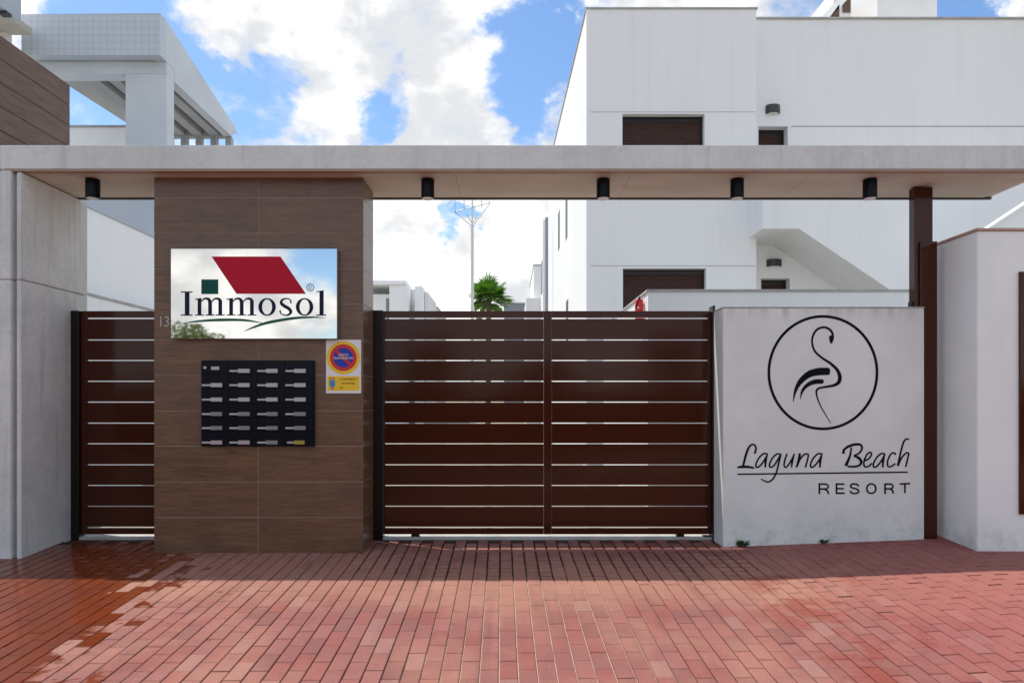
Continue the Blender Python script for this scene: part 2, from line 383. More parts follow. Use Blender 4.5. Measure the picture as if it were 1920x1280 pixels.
# ribbons: strokes of lettering with a real thickness
def catmull(pts, n=7):
    P = [Vector((*p, 0)) for p in pts]; out = []
    P = [P[0]*2-P[1]] + P + [P[-1]*2-P[-2]]
    for i in range(1, len(P)-2):
        for k in range(n):
            u = k/n
            out.append(.5*((2*P[i]) + (P[i+1]-P[i-1])*u + (2*P[i-1]-5*P[i]+4*P[i+1]-P[i+2])*u*u + (3*P[i]-P[i-1]-3*P[i+1]+P[i+2])*u**3))
    out.append(P[-2]); return out
def ribbon(mb, pts, ws, tr, curve=True, th=.002, n=7, closed=False):
    if isinstance(ws, (int, float)): ws = [ws]*len(pts)
    if curve:
        q = catmull(pts, n); w = []
        for i in range(len(pts)-1):
            for k in range(n): w.append(ws[i]+(ws[i+1]-ws[i])*k/n)
        w.append(ws[-1])
    else: q = [Vector((*p, 0)) for p in pts]; w = list(ws)
    L, R = [], []
    for i in range(len(q)):
        d = (q[min(i+1, len(q)-1)]-q[max(i-1, 0)])
        if d.length < 1e-6: d = Vector((1, 0, 0))
        d.normalize(); nn = Vector((-d.y, d.x, 0))*w[i]/2
        L.append(q[i]+nn); R.append(q[i]-nn)
    A = [tr(p.x, p.y) for p in L]; B = [tr(p.x, p.y) for p in R]; m = len(A); off = Vector((0, th, 0))
    A2 = [a+off for a in A]; B2 = [b_+off for b_ in B]
    fs = []
    for i in range(m-1):
        fs += [(i, i+1, m+i+1, m+i), (i, 2*m+i, 2*m+i+1, i+1), (m+i, m+i+1, 3*m+i+1, 3*m+i)]
    mb.add(A+B+A2+B2, fs)
def poly(mb, pts, tr, th=.002): mb.ext([tr(*p) for p in pts], (0, th, 0))
def ring(mb, cx, cy, rx, ry, ix, iy, tr, th=.002, n=64):
    O = [tr(cx+rx*math.cos(2*math.pi*k/n), cy+ry*math.sin(2*math.pi*k/n)) for k in range(n)]
    I = [tr(cx+ix*math.cos(2*math.pi*k/n), cy+iy*math.sin(2*math.pi*k/n)) for k in range(n)]
    off = Vector((0, th, 0)); O2 = [o+off for o in O]; I2 = [i+off for i in I]
    mb.add(O+I+O2+I2, sum([[(k, (k+1) % n, n+(k+1) % n, n+k), (k, 2*n+k, 2*n+(k+1) % n, (k+1) % n), (n+k, n+(k+1) % n, 3*n+(k+1) % n, 3*n+k)] for k in range(n)], []))
def text_mesh(name, txt, size, loc, m, parent, sx=1., align='LEFT'):
    cu = bpy.data.curves.new(name, 'FONT'); cu.body = txt; cu.size = size; cu.extrude = .0006; cu.align_x = align; cu.resolution_u = 3
    tmp = bpy.data.objects.new(name+'_tmp', cu); C.objects.link(tmp)
    me = bpy.data.meshes.new_from_object(tmp.evaluated_get(bpy.context.evaluated_depsgraph_get()))
    bpy.data.objects.remove(tmp)
    me.transform(Matrix.Rotation(math.radians(90), 4, 'X') @ Matrix.Diagonal((sx, 1, 1, 1)))
    me.transform(Matrix.Translation(loc))
    me.materials.clear(); me.materials.append(m); me.name = name
    o = bpy.data.objects.new(name, me); C.objects.link(o); o.parent = parent
    return o

# ------------------------------------------------------------------ ground
SL = .0585
def zg(X, Y):
    return SL*max(min(Y, 6.25), -1.5) + .067*min(max((X-1.86)/1.76, 0), 1)
XG = [-600, -60, -8, 1.86, 3.62, 8, 60, 600]; YG = [-900, -60, -9.5, -9.4, -2.4, -2.3, -1.5, 6.25, 6.8, 40, 200, 1500]
vs, fs = [], []
for y in YG:
    for x in XG:
        z = zg(min(max(x, -8), 8), y) - .075
        if y <= -2.4: z -= .13
        if y > 6.3: z = .36
        vs.append((x, y, z))
n = len(XG)
for j in range(len(YG)-1):
    for i in range(n-1): fs.append((j*n+i, j*n+i+1, (j+1)*n+i+1, (j+1)*n+i))
ground = MB().add(vs, fs).build('ground', M['dirt']); tag(ground, 'dry ground reaching out to the horizon', 'ground', kind='structure')
road = MB().add([(-60,-9.3,-.29),(60,-9.3,-.29),(60,-2.5,-.29),(-60,-2.5,-.29)], [(0,1,2,3)]).build('road', M['asphalt']); tag(road, 'asphalt street in front of the entrance', 'road', kind='structure')
# kerb of the street
tag(BX(-60, 60, -2.5, -2.3, -.35, -.05).build('kerb', M['greycap'], bev=.01), 'grey kerb along the street', 'kerb', kind='structure')
court = MB().add([(-12,6.35,.366),(12,6.35,.366),(12,60,.366),(-12,60,.366)], [(0,1,2,3)]).build('courtyard_paving', M['court']); tag(court, 'pale courtyard paving behind the gates', 'paving', kind='structure')

# pavement of red pavers, long sides pointing at the gate
pav = thing('pavement', 'red brick pavement in front of the gates', 'pavement', kind='structure')
bv, bf = [], []
xs = [-7.9, 1.86, 3.62, 7.9]; ys = [-2.3, -1.5, 6.28]
for y in ys:
    for x in xs: bv.append((x, y, zg(x, y)-.012))
for j in range(2):
    for i in range(3): bf.append((j*4+i, j*4+i+1, (j+1)*4+i+1, (j+1)*4+i))
MB().add(bv, bf).build('joint_bed', M['joint'], pav, fix=False)
def paver_geo(w, l, jit=0.):
    # top face with a chamfer, sides
    hw, hl, c = w/2, l/2, .0035
    j = lambda: random.uniform(-jit, jit)
    v = [(-hw,-hl,-.04),(hw,-hl,-.04),(hw,hl,-.04),(-hw,hl,-.04), (-hw,-hl,-.003),(hw,-hl,-.003),(hw,hl,-.003),(-hw,hl,-.003),
         (-hw+c,-hl+c,j()),(hw-c,-hl+c,j()),(hw-c,hl-c,j()),(-hw+c,hl-c,j())]
    f = [(0,1,5,4),(1,2,6,5),(2,3,7,6),(3,0,4,7),(4,5,9,8),(5,6,10,9),(6,7,11,10),(7,4,8,11),(8,9,10,11)]
    return v, f
WP, LP_ = .1005, .2005
ROT = .0114
cells = []
for ci in range(-62, 62):
    for ri in range(-9, 33):
        x = ci*WP + .035; y = ri*LP_ + (LP_/2 if ci % 2 else 0) + .04
        xx = x - ROT*y; yy = y + ROT*x
        if yy > 5.90 or yy < -1.9: continue
        if yy > 5.6 and (xx < -4.1 or xx > 3.9): continue
        split = (5.02+.18*math.sin(ci*1.7) < yy) and (-1.25 < xx < 1.9)
        if split:
            for sgn in (-1, 1): cells.append((xx, yy+sgn*LP_/4, WP-.014, LP_/2-.022))
        elif xx > 2.0+.2*math.sin(ri*1.3): cells.append((xx, yy, WP-.0035, LP_-(.018 if random.random() < .45 else .006)))
        else: cells.append((xx, yy, WP-.0065, LP_-.003 if ci*7 % 5 else LP_-.005))
def shown(c):
    x, y = c[0], c[1]
    if y < 2.0: return 0
    px = HX + F*x/y; py = HY + F*(EYE-zg(x, y))/y
    if px < 0 or px > 1920 or py > 1275 or (y > 5.4 and not -3.9 < x < 3.8): return 0
    return c[3]*c[2]*1e3/y**3
cells.sort(key=lambda c: -shown(c))
variants = []
for k in range(40):
    v, f = paver_geo(WP-.0065, LP_-.004, .0006)
    me = bpy.data.meshes.new('paver'); me.from_pydata(v, [], f); me.materials.append(M['paver'])
    for nm in ('rnd', 'rnb'):
        a = me.attributes.new(nm, 'FLOAT', 'FACE'); val = random.random(); a.data.foreach_set('value', [val]*len(f))
    variants.append(me)
def tiltz(x, y):
    e = .02; return Vector((-(zg(x+e, y)-zg(x-e, y))/(2*e), -(zg(x, y+e)-zg(x, y-e))/(2*e), 1)).normalized()
up = Vector((0, 0, 1))
for i, (x, y, w, l) in enumerate(cells[:300]):
    o = bpy.data.objects.new('paver', variants[random.randrange(40)]); C.objects.link(o); o.parent = pav
    q = up.rotation_difference(tiltz(x, y)) @ Matrix.Rotation(ROT+random.gauss(0, .003), 3, 'Z').to_quaternion()
    o.rotation_euler = q.to_euler(); o.location = (x, y, zg(x, y)+random.gauss(0, .0008))
fv, ff, fr, fb = [], [], [], []
for (x, y, w, l) in cells[300:]:
    v, f = paver_geo(w, l, .0006); T = Matrix.Translation((x, y, zg(x, y)+random.gauss(0, .0008))) @ (up.rotation_difference(tiltz(x, y)) @ Matrix.Rotation(ROT+random.gauss(0, .003), 3, 'Z').to_quaternion()).to_matrix().to_4x4()
    o0 = len(fv); fv += [tuple(T @ Vector(p)) for p in v]; ff += [tuple(k+o0 for k in q) for q in f]
    a, b_ = random.random(), random.random(); fr += [a]*len(f); fb += [b_]*len(f)
me = bpy.data.meshes.new('paver_field'); me.from_pydata(fv, [], ff); me.materials.append(M['paver'])
for nm, vals in (('rnd', fr), ('rnb', fb)):
    a = me.attributes.new(nm, 'FLOAT', 'FACE'); a.data.foreach_set('value', vals)
o = bpy.data.objects.new('paver_field', me); C.objects.link(o); o.parent = pav; o['kind'] = 'stuff'

# threshold strip under the gates
tag(BX(-4.0, 3.55, 6.008, 6.345, .2, .362).build('threshold_strip', M['greycap'], bev=.004), 'pale concrete threshold running under both gates', 'kerb', kind='structure')

# ------------------------------------------------------------------ canopy
YF, YB = 5.39, 6.15
ZS = EYE+1.885; ZT = ZZ(272, YF)
can = thing('entrance_canopy', 'long flat concrete canopy slab over both gates', 'canopy')
s = MB(); lip = .075
s.box(-4.19, 4.5, YF, YF+lip, ZS, ZT); s.box(-4.19, 4.5, YB-lip*.6, YB, ZS, ZT)
s.box(-4.19, -4.19+lip, YF+lip, YB-lip*.6, ZS, ZT); s.box(4.5-lip, 4.5, YF+lip, YB-lip*.6, ZS, ZT)
s.box(-4.19+lip, 4.5-lip, YF+lip, YB-lip*.6, ZS+.03, ZT-.002)
MBc = s
sl = MB().box(-4.19, 4.5, YF, YB, ZS+.012, ZT).build('slab', M['beam'], can, bev=.006)
edges = [-4.10, -2.30, -.45, 1.02, 2.52, 4.42]
for a, b_ in zip(edges[:-1], edges[1:]):
    BX(a+.0008, b_-.0008, YF+.07, YB-.045, ZS-.002, ZS+.011).build('soffit_panel', M['soffit'], can, bev=.002, segs=1)
BX(-4.15, 4.46, YF+.008, YF+.067, ZS-.003, ZS+.0115).build('drip_edge', M['trim'], can, bev=.002, segs=1)
BX(-4.19, 4.5, YB-.03, YB-.004, ZS-.012, ZS+.0115).build('rear_trim', M['lampgrey'], can)
based(can, (0, 5.77, ZS))

# downlights
def downlight():
    t = thing('downlight', 'x', 'light', 'black downlights under the canopy')
    m = MB(); m.tube((0, 0, -.163), (0, 0, -.002), .0565, n=28); m.build('housing', M['black'], t, bev=.003, segs=1)
    m = MB(); m.tube((0, 0, -.168), (0, 0, -.1635), .047, n=24); m.build('lens', M['lens'], t)
    return t
DL = [(174, 'black cylinder downlight at the canopy end, nearest the bare concrete pier'),
      (802, 'black cylinder downlight just right of the brown tiled pillar'),
      (1131, 'black cylinder downlight above the middle of the wide slatted gate'),
      (1382, 'black cylinder downlight above the left edge of the flamingo sign wall'),
      (1631, 'black cylinder downlight nearest the brown steel column')]
d0 = downlight()
for i, (px, lb) in enumerate(DL):
    o = d0 if i == 0 else clone(d0, (0, 0, 0))
    o.location = (XX(px, 5.60), 5.60, ZS-.002); o['label'] = lb

# ------------------------------------------------------------------ left concrete pier
pier = thing('concrete_pier', 'bare concrete pier carrying the left end of the canopy', 'wall')
zj = ZZ(524, YF)
BX(-6.2, -4.095, YF, 6.25, .1, zj-.004).build('lower_pour', M['conc'], pier, bev=.006)
BX(-6.2, -4.095, YF, 6.25, zj+.004, ZS).build('upper_pour', M['conc'], pier, bev=.006)
BX(-6.19, -4.105, YF+.01, 6.24, zj-.01, zj+.01).build('construction_joint', M['greycap'], pier)
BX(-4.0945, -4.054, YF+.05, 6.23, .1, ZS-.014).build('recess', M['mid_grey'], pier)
BX(-4.0535, -4.012, YF+.005, 6.24, .1, zj-.003).build('inner_lining', M['conc'], pier, bev=.006)
BX(-4.0535, -4.012, YF+.005, 6.24, zj+.003, ZS-.012).build('inner_lining', M['conc'], pier, bev=.006)
based(pier, (-5, 5.8, .3))

# ------------------------------------------------------------------ brown tiled pillar
PY0, PY1 = 5.55, 5.955
PX0, PX1 = XX(289, PY0), XX(681, PY0)
pil = thing('tiled_pillar', 'wide pillar clad in dark wood-look tiles between the two gates', 'pillar')
BX(PX0+.0022, PX1-.0022, PY0+.0022, PY1-.0022, .2, ZS).build('core', M['grout'], pil)
rows = [1036+14] + [1036-66.55*k for k in range(1, 11)] + [None]
zr = [zg(-2, PY0)-.04] + [ZZ(y, PY0) for y in rows[1:-1]] + [ZS-.004]
xm = XX(484, PY0); g = .002
for k in range(len(zr)-1):
    z0, z1 = zr[k]+g, zr[k+1]-g
    for (x0, x1) in ((PX0, xm), (xm, PX1)):
        j = random.uniform(-.0006, .0006)
        BX(x0+(g if x0 != PX0 else 0), x1-(g if x1 != PX1 else 0), PY0+j, PY0+.0095, z0, z1).build('tile', M['woodtile'], pil, bev=.0008, segs=1, rnd=random.random())
        BX(x0+(g if x0 != PX0 else 0), x1-(g if x1 != PX1 else 0), PY1-.0095, PY1+j, z0, z1).build('tile', M['woodtile'], pil, bev=.0008, segs=1, rnd=random.random())
    BX(PX1-.0095, PX1, PY0+.0105, PY1-.0105, z0, z1).build('tile', M['woodtile'], pil, bev=.0008, segs=1, rnd=random.random())
    BX(PX0, PX0+.0095, PY0+.0105, PY1-.0105, z0, z1).build('tile', M['woodtile'], pil, bev=.0008, segs=1, rnd=random.random())
based(pil, ((PX0+PX1)/2, PY0, zg(-2, PY0)))

# house number, half hidden by the sign
num = thing('house_number', 'pale house number 13 on the tiled pillar, half covered by the sign', 'house number')
text_mesh('digit', '1', .125, (XX(296.5, PY0), PY0-.003, ZZ(612, PY0)), M['number'], num, .8)
text_mesh('digit', '3', .125, (XX(307, PY0), PY0-.003, ZZ(612, PY0)), M['number'], num, .9)

# company sign
SY = PY0-.065
sg = thing('company_sign', 'mirror-bright rectangular sign reading Immosol with red roof logo', 'sign')
BX(XX(320, SY), XX(632, SY), SY+.004, PY0-.006, ZZ(635, SY), ZZ(466, SY)).build('sign_box', M['rim'], sg, bev=.002, segs=1)
BX(XX(320.6, SY), XX(631.4, SY), SY, SY+.0038, ZZ(634.4, SY), ZZ(466.6, SY)).build('sign_face', M['mirror'], sg)
t1 = lambda x, y: W(300+x/5.647, 460+y/5.647, SY-.0022)
m = MB(); poly(m, [(545, 118), (1275, 118), (1545, 512), (808, 512)], t1); m.build('roof_logo', M['crimson'], sg)
m = MB(); poly(m, [(437, 360), (615, 360), (615, 515), (437, 515)], t1); m.build('window_logo', M['teal'], sg)
m = MB(); ribbon(m, [(230, 826), (400, 802), (650, 788), (900, 792), (1100, 824)], [3, 20, 30, 24, 5], t1)
m.build('swoosh', M['swoosh'], sg)
m = MB(); ribbon(m, [(890, 908), (1000, 862), (1150, 815), (1400, 772), (1600, 760), (1750, 765)], [3, 20, 30, 28, 18, 3], lambda x, y: t1(x, y)-Vector((0, .0004, 0)))
m.build('swoosh', M['swoosh'], sg)
m = MB(); ring(m, 1590, 445, 42, 42, 32, 32, t1, n=24); ribbon(m, [(1578, 470), (1578, 422), (1602, 424), (1602, 444), (1580, 446), (1604, 470)], 8, t1, False)
m.build('registered_mark', M['paleblue'], sg)
def glyph(fn):
    m = MB(); fn(m); m.build('letter', M['navy'], sg)
def R(m, x0, x1, y0, y1): poly(m, [(x0, y0), (x1, y0), (x1, y1), (x0, y1)], t1)
def gI(m): R(m, 262, 310, 498, 732); R(m, 220, 342, 487, 499); R(m, 220, 342, 731, 743)
def gm(x):
    def f(m):
        for k, (a, b_) in enumerate(((0, 38), (112, 150), (220, 258))):
            R(m, x+a, x+b_, 585 if k else 566, 732); R(m, x+a-28, x+b_+28, 731, 742)
        poly(m, [(x-28, 566), (x+38, 556), (x+38, 572), (x, 574), (x-28, 576)], t1)
        for a in (38, 150):
            ribbon(m, [(x+a-4, 600), (x+a+20, 572), (x+a+50, 562), (x+a+80, 572), (x+a+92, 600)], [6, 14, 22, 30, 38], lambda p, q: t1(p, q)-Vector((0, .0003, 0)))
    return f
def go(cx):
    return lambda m: ring(m, cx, 651, 92, 94, 53, 80, t1, n=48)
def gs(m): ribbon(m, [(1388, 612), (1376, 574), (1335, 562), (1292, 578), (1284, 612), (1318, 642), (1362, 668), (1384, 700), (1366, 730), (1325, 739), (1282, 722), (1268, 686)], [16, 12, 14, 22, 32, 36, 36, 32, 22, 14, 12, 16], t1)
def gl(m): R(m, 1688, 1732, 484, 732); R(m, 1655, 1760, 731, 743); poly(m, [(1655, 487), (1732, 474), (1732, 488), (1688, 492), (1655, 496)], t1)
for fn in (gI, gm(398), gm(733), go(1133), gs, go(1530), gl): glyph(fn)
based(sg, (XX(476, SY), SY, ZZ(635, SY)))

# mailboxes
MY = PY0-.035
mbx = thing('mailbox_bank', 'black bank of 24 letterboxes set on the tiled pillar', 'mailboxes')
BX(XX(376.5, MY), XX(588.5, MY), MY+.006, PY0-.001, ZZ(836.5, MY), ZZ(675.5, MY)).build('housing', M['black'], mbx, bev=.002, segs=1)
xc = [378.6, 430.2, 482.6, 535.2]; yc = [695, 721.6, 748.6, 775.7, 801.9, 829]
for r_ in range(6):
    for c_ in range(4):
        x0, x1 = 377.6+c_*52.4, 377.6+(c_+1)*52.4 - 1.1
        y1 = yc[r_]+6.3; y0 = (yc[r_-1]+7.5) if r_ else 677
        dr = BX(XX(x0, MY), XX(x1, MY), MY, MY+.0055, ZZ(y1, MY), ZZ(y0, MY)).build('door', M['letterbox'], mbx, bev=.0012, segs=1)
        if r_ == 0 and c_ == 0:
            q = MB(); q.tube(W(384, 689, MY-.003), W(384, 689, MY-.0002)+Vector((0, .002, 0)), .012, n=12); q.build('bell_button', M['steel'], dr)
            BX(XX(396, MY), XX(411, MY), MY-.002, MY-.0002, ZZ(693, MY), ZZ(687, MY)).build('name_plate', M['label_white'], dr)
            continue
        a = xc[c_]; lastone = (r_ == 5 and c_ == 3)
        xa = a+(3 if lastone else 0)
        BX(XX(xa, MY), XX(a+16.5, MY), MY-.002, MY-.0002, ZZ(yc[r_]+1.9, MY), ZZ(yc[r_]-1.5, MY)).build('posting_slot', M['label_white' if not lastone else 'label_pink'], dr)
        mm = 'label_yellow' if lastone else ('label_pink' if (r_, c_) in ((5, 0), (5, 1)) else ('label_grey' if r_ > 2 else 'label_white'))
        pl = BX(XX(a+16.6, MY), XX(a+(36 if lastone else 38), MY), MY-.0035, MY-.0002, ZZ(yc[r_]+3.7, MY), ZZ(yc[r_]-3.7, MY)).build('name_plate', M[mm], dr)
based(mbx, (XX(482, MY), MY, ZZ(836, MY)))

# no parking sign
VY = PY0-.006
vs_ = thing('no_parking_sign', 'white and yellow plate with a round blue and red no parking sign', 'sign')
BX(XX(611.3, VY), XX(677, VY), VY, PY0-.0012, ZZ(737, VY), ZZ(637, VY)).build('plate', M['plate'], vs_)
def tv(k): return lambda x, y: W(x, y, VY-.0004*k)
m = MB(); ring(m, 643.8, 670.3, 31.3, 31.3, 25.2, 25.2, tv(3), .0008); m.build('yellow_ring', M['yellow'], vs_)
m = MB(); ring(m, 643.8, 670.3, 25.1, 25.1, 18.6, 18.6, tv(3), .0008)
poly(m, [(626.5, 657), (630.5, 653), (661, 683.5), (657, 687.5)], tv(5), .0008)
m.build('red_ring', M['signred'], vs_)
m = MB(); poly(m, [(643.8+19*math.cos(a/20*math.pi), 670.3+19*math.sin(a/20*math.pi)) for a in range(40)], tv(2), .0007); m.build('blue_disc', M['signblue'], vs_)
text_mesh('lettering', 'VADO', .030, (XX(643.8, VY), VY-.0042, ZZ(667.5, VY)), M['plate'], vs_, 1, 'CENTER')
text_mesh('lettering', 'PERMANENTE', .027, (XX(643.8, VY), VY-.0042, ZZ(673.3, VY)), M['plate'], vs_, .98, 'CENTER')
m = MB(); poly(m, [(614, 705), (674, 705), (674, 732), (614, 732)], tv(2), .0007); m.build('yellow_panel', M['yellow'], vs_)
m = MB(); poly(m, [(618, 712), (628, 712), (628.5, 722), (623, 728), (617.5, 722)], tv(4), .0007); m.build('crest', M['crestblue'], vs_)
m = MB(); ribbon(m, [(617.5, 711), (620, 707.8), (623, 710), (626, 707.8), (628.5, 711)], 1.6, tv(5), False, .0007); ribbon(m, [(619, 727), (623, 730.3), (627, 727)], 1.5, tv(5), False, .0007); m.build('crest_crown', M['signred'], vs_)
text_mesh('lettering', 'AYUNTAMIENTO', .020, (XX(653, VY), VY-.0026, ZZ(712, VY)), M['textdark'], vs_, .92, 'CENTER')
text_mesh('lettering', 'DE TORREVIEJA', .018, (XX(653, VY), VY-.0026, ZZ(719.6, VY)), M['textdark'], vs_, .92, 'CENTER')
text_mesh('lettering', 'N\u00ba', .026, (XX(637, VY), VY-.0026, ZZ(729, VY)), M['textdark'], vs_, 1, 'LEFT')
based(vs_, (XX(644, VY), VY, ZZ(737, VY)))

# ------------------------------------------------------------------ gates
GY = 6.03
gy = [597, 637, 675.5, 714.5, 753.5, 793, 831.5, 871, 909.7, 948.7, 988]
def slats(x0, x1, parent, dep=.004):
    for a, b_ in zip(gy[:-1], gy[1:]):
        o = BX(x0, x1, GY+dep+random.uniform(-.0008, .0008), GY+dep+.022, ZZ(b_-.9, GY), ZZ(a+.9, GY)).build('slat', M['metal_brown'], parent, bev=.002, segs=1)
pg = thing('pedestrian_gate', 'narrow dark brown slatted gate between concrete pier and tiled pillar', 'gate')
xa, xb = XX(139, GY), -2.97
BX(xa-.03, XX(151, GY), GY-.03, GY+.06, .28, ZZ(583, GY)).build('post', M['metal_dark'], pg, bev=.003, segs=1)
BX(XX(151.6, GY), XX(162, GY), GY, GY+.03, ZZ(1001, GY), ZZ(583, GY)).build('stile', M['metal_brown'], pg, bev=.002, segs=1)
BX(XX(162.2, GY), xb, GY, GY+.03, ZZ(595.3, GY), ZZ(583, GY)).build('rail', M['metal_brown'], pg, bev=.002, segs=1)
BX(XX(162.2, GY), xb, GY, GY+.03, ZZ(1001, GY), ZZ(989.7, GY)).build('rail', M['metal_brown'], pg, bev=.002, segs=1)
slats(XX(162.3, GY), xb, pg)
for k in (0,):
    BX(xb+.001, xb+.05, GY-.01, GY+.04, .28, ZZ(583, GY)).build('post', M['metal_dark'], pg, bev=.003, segs=1)
based(pg, (-3.5, GY, .353))

mg = thing('sliding_gate', 'wide dark brown slatted gate between tiled pillar and flamingo wall', 'gate')
BX(XX(694, GY), XX(719, GY), GY-.035, GY+.06, .28, ZZ(582, GY)).build('post', M['metal_dark'], mg, bev=.003, segs=1)
xs_ = [(719.5, 722), (1019.5, 1034.5), (1327.5, 1333)]
for (a, b_) in xs_: BX(XX(a, GY), XX(b_, GY), GY-.002, GY+.03, ZZ(1001, GY), ZZ(583, GY)).build('stile', M['metal_brown'], mg, bev=.002, segs=1)
for (y0, y1) in ((583, 595.3), (989.7, 1001)):
    for (a, b_) in ((722.2, 1019.3), (1034.7, 1327.3)):
        BX(XX(a, GY), XX(b_, GY), GY, GY+.03, ZZ(y1, GY), ZZ(y0, GY)).build('rail', M['metal_brown'], mg, bev=.002, segs=1)
for (a, b_) in ((722.2, 1019.3), (1034.7, 1327.3)): slats(XX(a, GY), XX(b_, GY), mg)
for (a, b_) in ((771, 786), (1269, 1283)):
    wh = BX(XX(a, GY), XX(b_, GY), GY+.0, GY+.05, ZZ(1009, GY), ZZ(1001.2, GY)).build('wheel_housing', M['metal_dark'], mg)
    q = MB(); c0 = W((a+b_)/2, 1008, GY); q.tube(c0+Vector((0, .012, 0)), c0+Vector((0, .038, 0)), .026, n=16); q.build('wheel', M['steel'], wh)
BX(XX(1319, GY), XX(1334, GY), GY, GY+.05, ZZ(1011, GY), ZZ(1004, GY)).build('stop_block', M['metal_dark'], mg)
BX(XX(1333.4, GY), XX(1338, GY), GY-.05, GY+.07, .28, ZZ(574, GY)).build('receiving_post', M['metal_dark'], mg, bev=.003, segs=1)
based(mg, (.5, GY, .353))

# ------------------------------------------------------------------ sign wall with flamingo
WY = 5.73
WX0, WX1 = XX(1355.5, WY), XX(1733, WY); WZ = ZZ(575, WY)
sw = thing('sign_wall', 'pale plastered wall painted with flamingo emblem and Laguna Beach Resort', 'wall')
BX(WX0, WX1, WY, 6.0, .2, WZ-.012).build('wall', M['signwall'], sw, bev=.005)
BX(WX0-.003, WX1+.003, WY-.003, 6.003, WZ-.0115, WZ).build('coping', M['greycap'], sw, bev=.002, segs=1)
IY = WY-.0022
t3 = lambda x, y: W(1400+x/3.368, 570+y/3.368, IY)
m = MB(); ring(m, 482, 432, 350, 363, 333, 346, t3, n=120); m.build('emblem_ring', M['ink'], sw)
m = MB()
ribbon(m, [(536, 215), (543, 188), (522, 158), (486, 146), (446, 160), (420, 198), (414, 245), (432, 298), (478, 340), (530, 374), (572, 415), (588, 455), (582, 492), (552, 512), (505, 521), (460, 530), (441, 548), (447, 592), (474, 655), (532, 752)],
       [10, 14, 14, 14, 14, 13, 12, 13, 14, 16, 20, 24, 24, 18, 14, 13, 12, 9, 7, 4], t3, n=8)
poly(m, [(521, 202), (550, 190), (552, 215), (541, 246), (532, 250), (523, 232)], lambda x, y: t3(x, y)-Vector((0, .0003, 0)))
m.build('flamingo_neck', M['ink'], sw)
m = MB(); ribbon(m, [(527, 424), (515, 424), (455, 426), (395, 442), (340, 488), (308, 548), (294, 618)], [20, 46, 48, 42, 32, 18, 2], t3, n=8); m.build('flamingo_wing', M['ink'], sw)
m = MB(); ribbon(m, [(487, 488), (476, 488), (430, 490), (385, 510), (352, 548), (338, 602)], [12, 29, 30, 24, 16, 2], t3, n=8); m.build('flamingo_wing', M['ink'], sw)
t4 = lambda x, y: W(1380+x/5.486, 820+y/5.486, IY)
def L(strokes, w=13, curve=True):
    m = MB()
    for i, sset in enumerate(strokes):
        pts, ww = (sset if isinstance(sset, tuple) else (sset, w))
        ribbon(m, pts, [q*1.3 for q in ww] if isinstance(ww, list) else ww*1.3, (lambda k: (lambda x, y: t4(x, y)-Vector((0, .00025*k, 0))))(i), curve, n=5)
    m.build('letter', M['ink'], sw)
A_ = lambda d: [[(325+d, 168), (285+d, 165), (240+d, 205), (207+d, 268), (212+d, 304), (245+d, 292), (290+d, 235), (322+d, 178)], ([(324+d, 165), (306+d, 240), (302+d, 308)], [10, 19, 12])]
L([([(192, 165), (206, 115), (192, 76), (158, 74), (125, 115), (98, 195), (74, 292)], [17, 14, 14, 14, 17, 19, 16]), ([(12, 306), (60, 300), (120, 300), (187, 312)], [10, 22, 20, 14])])
L(A_(0))
L([[(462, 172), (420, 168), (372, 215), (345, 275), (352, 304), (390, 288), (435, 220), (460, 175)], ([(462, 168), (438, 270), (415, 360), (375, 430), (325, 455), (256, 425)], [14, 14, 13, 13, 13, 8])])
L([[(525, 165), (502, 235), (496, 292), (520, 302), (560, 250), (598, 178)], ([(600, 165), (580, 240), (572, 306)], [12, 16, 10])])
L([([(658, 160), (645, 235), (620, 308)], [18, 20, 10]), [(626, 300), (660, 222), (705, 172), (742, 172), (738, 220), (714, 306)]])
L(A_(562))
L([([(1188, 100), (1172, 190), (1130, 290)], [12, 16, 26]), ([(1105, 165), (1112, 125), (1160, 90), (1225, 70), (1282, 74), (1296, 110), (1270, 158), (1212, 186)], [22, 18, 20, 20, 18, 16, 14, 12]), ([(1212, 186), (1262, 208), (1290, 250), (1262, 288), (1205, 298), (1150, 296)], [14, 22, 20, 16, 16, 14])])
L([[(1322, 238), (1368, 215), (1395, 172), (1378, 150), (1345, 178), (1318, 245), (1322, 295), (1362, 296), (1400, 262)]])
L(A_(1208))
L([[(1642, 178), (1628, 155), (1592, 172), (1562, 235), (1562, 290), (1592, 298), (1640, 268)]])
L([([(1782, 16), (1748, 16), (1722, 55), (1695, 150), (1664, 292)], [10, 13, 14, 14, 16]), [(1668, 288), (1702, 212), (1748, 160), (1776, 162), (1768, 210), (1746, 302)]])
m = MB(); ribbon(m, [(15, 376), (1767, 355)], 15, t4, False); m.build('underline', M['ink'], sw)
RS = 13
L([[(858, 580), (858, 470), (858, 470)], [(850, 477), (925, 477), (948, 490), (950, 512), (925, 528), (858, 528)], [(912, 528), (945, 550), (952, 580)]], RS, False)
L([[(1034, 580), (1034, 468)], [(1027, 477), (1115, 477)], [(1027, 524), (1108, 524)], [(1027, 571), (1117, 571)]], RS, False)
L([[(1262, 500), (1245, 480), (1215, 475), (1186, 484), (1182, 506), (1210, 520), (1245, 530), (1262, 550), (1250, 568), (1218, 574), (1188, 566), (1176, 546)]], RS)
m = MB(); ring(m, 1393, 524, 55, 57, 38, 41, t4, n=40); m.build('letter', M['ink'], sw)
L([[(1534, 580), (1534, 470)], [(1526, 477), (1598, 477), (1614, 490), (1614, 512), (1598, 526), (1534, 526)], [(1590, 526), (1612, 545), (1618, 576)]], RS, False)
L([[(1684, 476), (1792, 472)], [(1738, 474), (1738, 570)]], RS, False)
based(sw, ((WX0+WX1)/2, WY, .38))

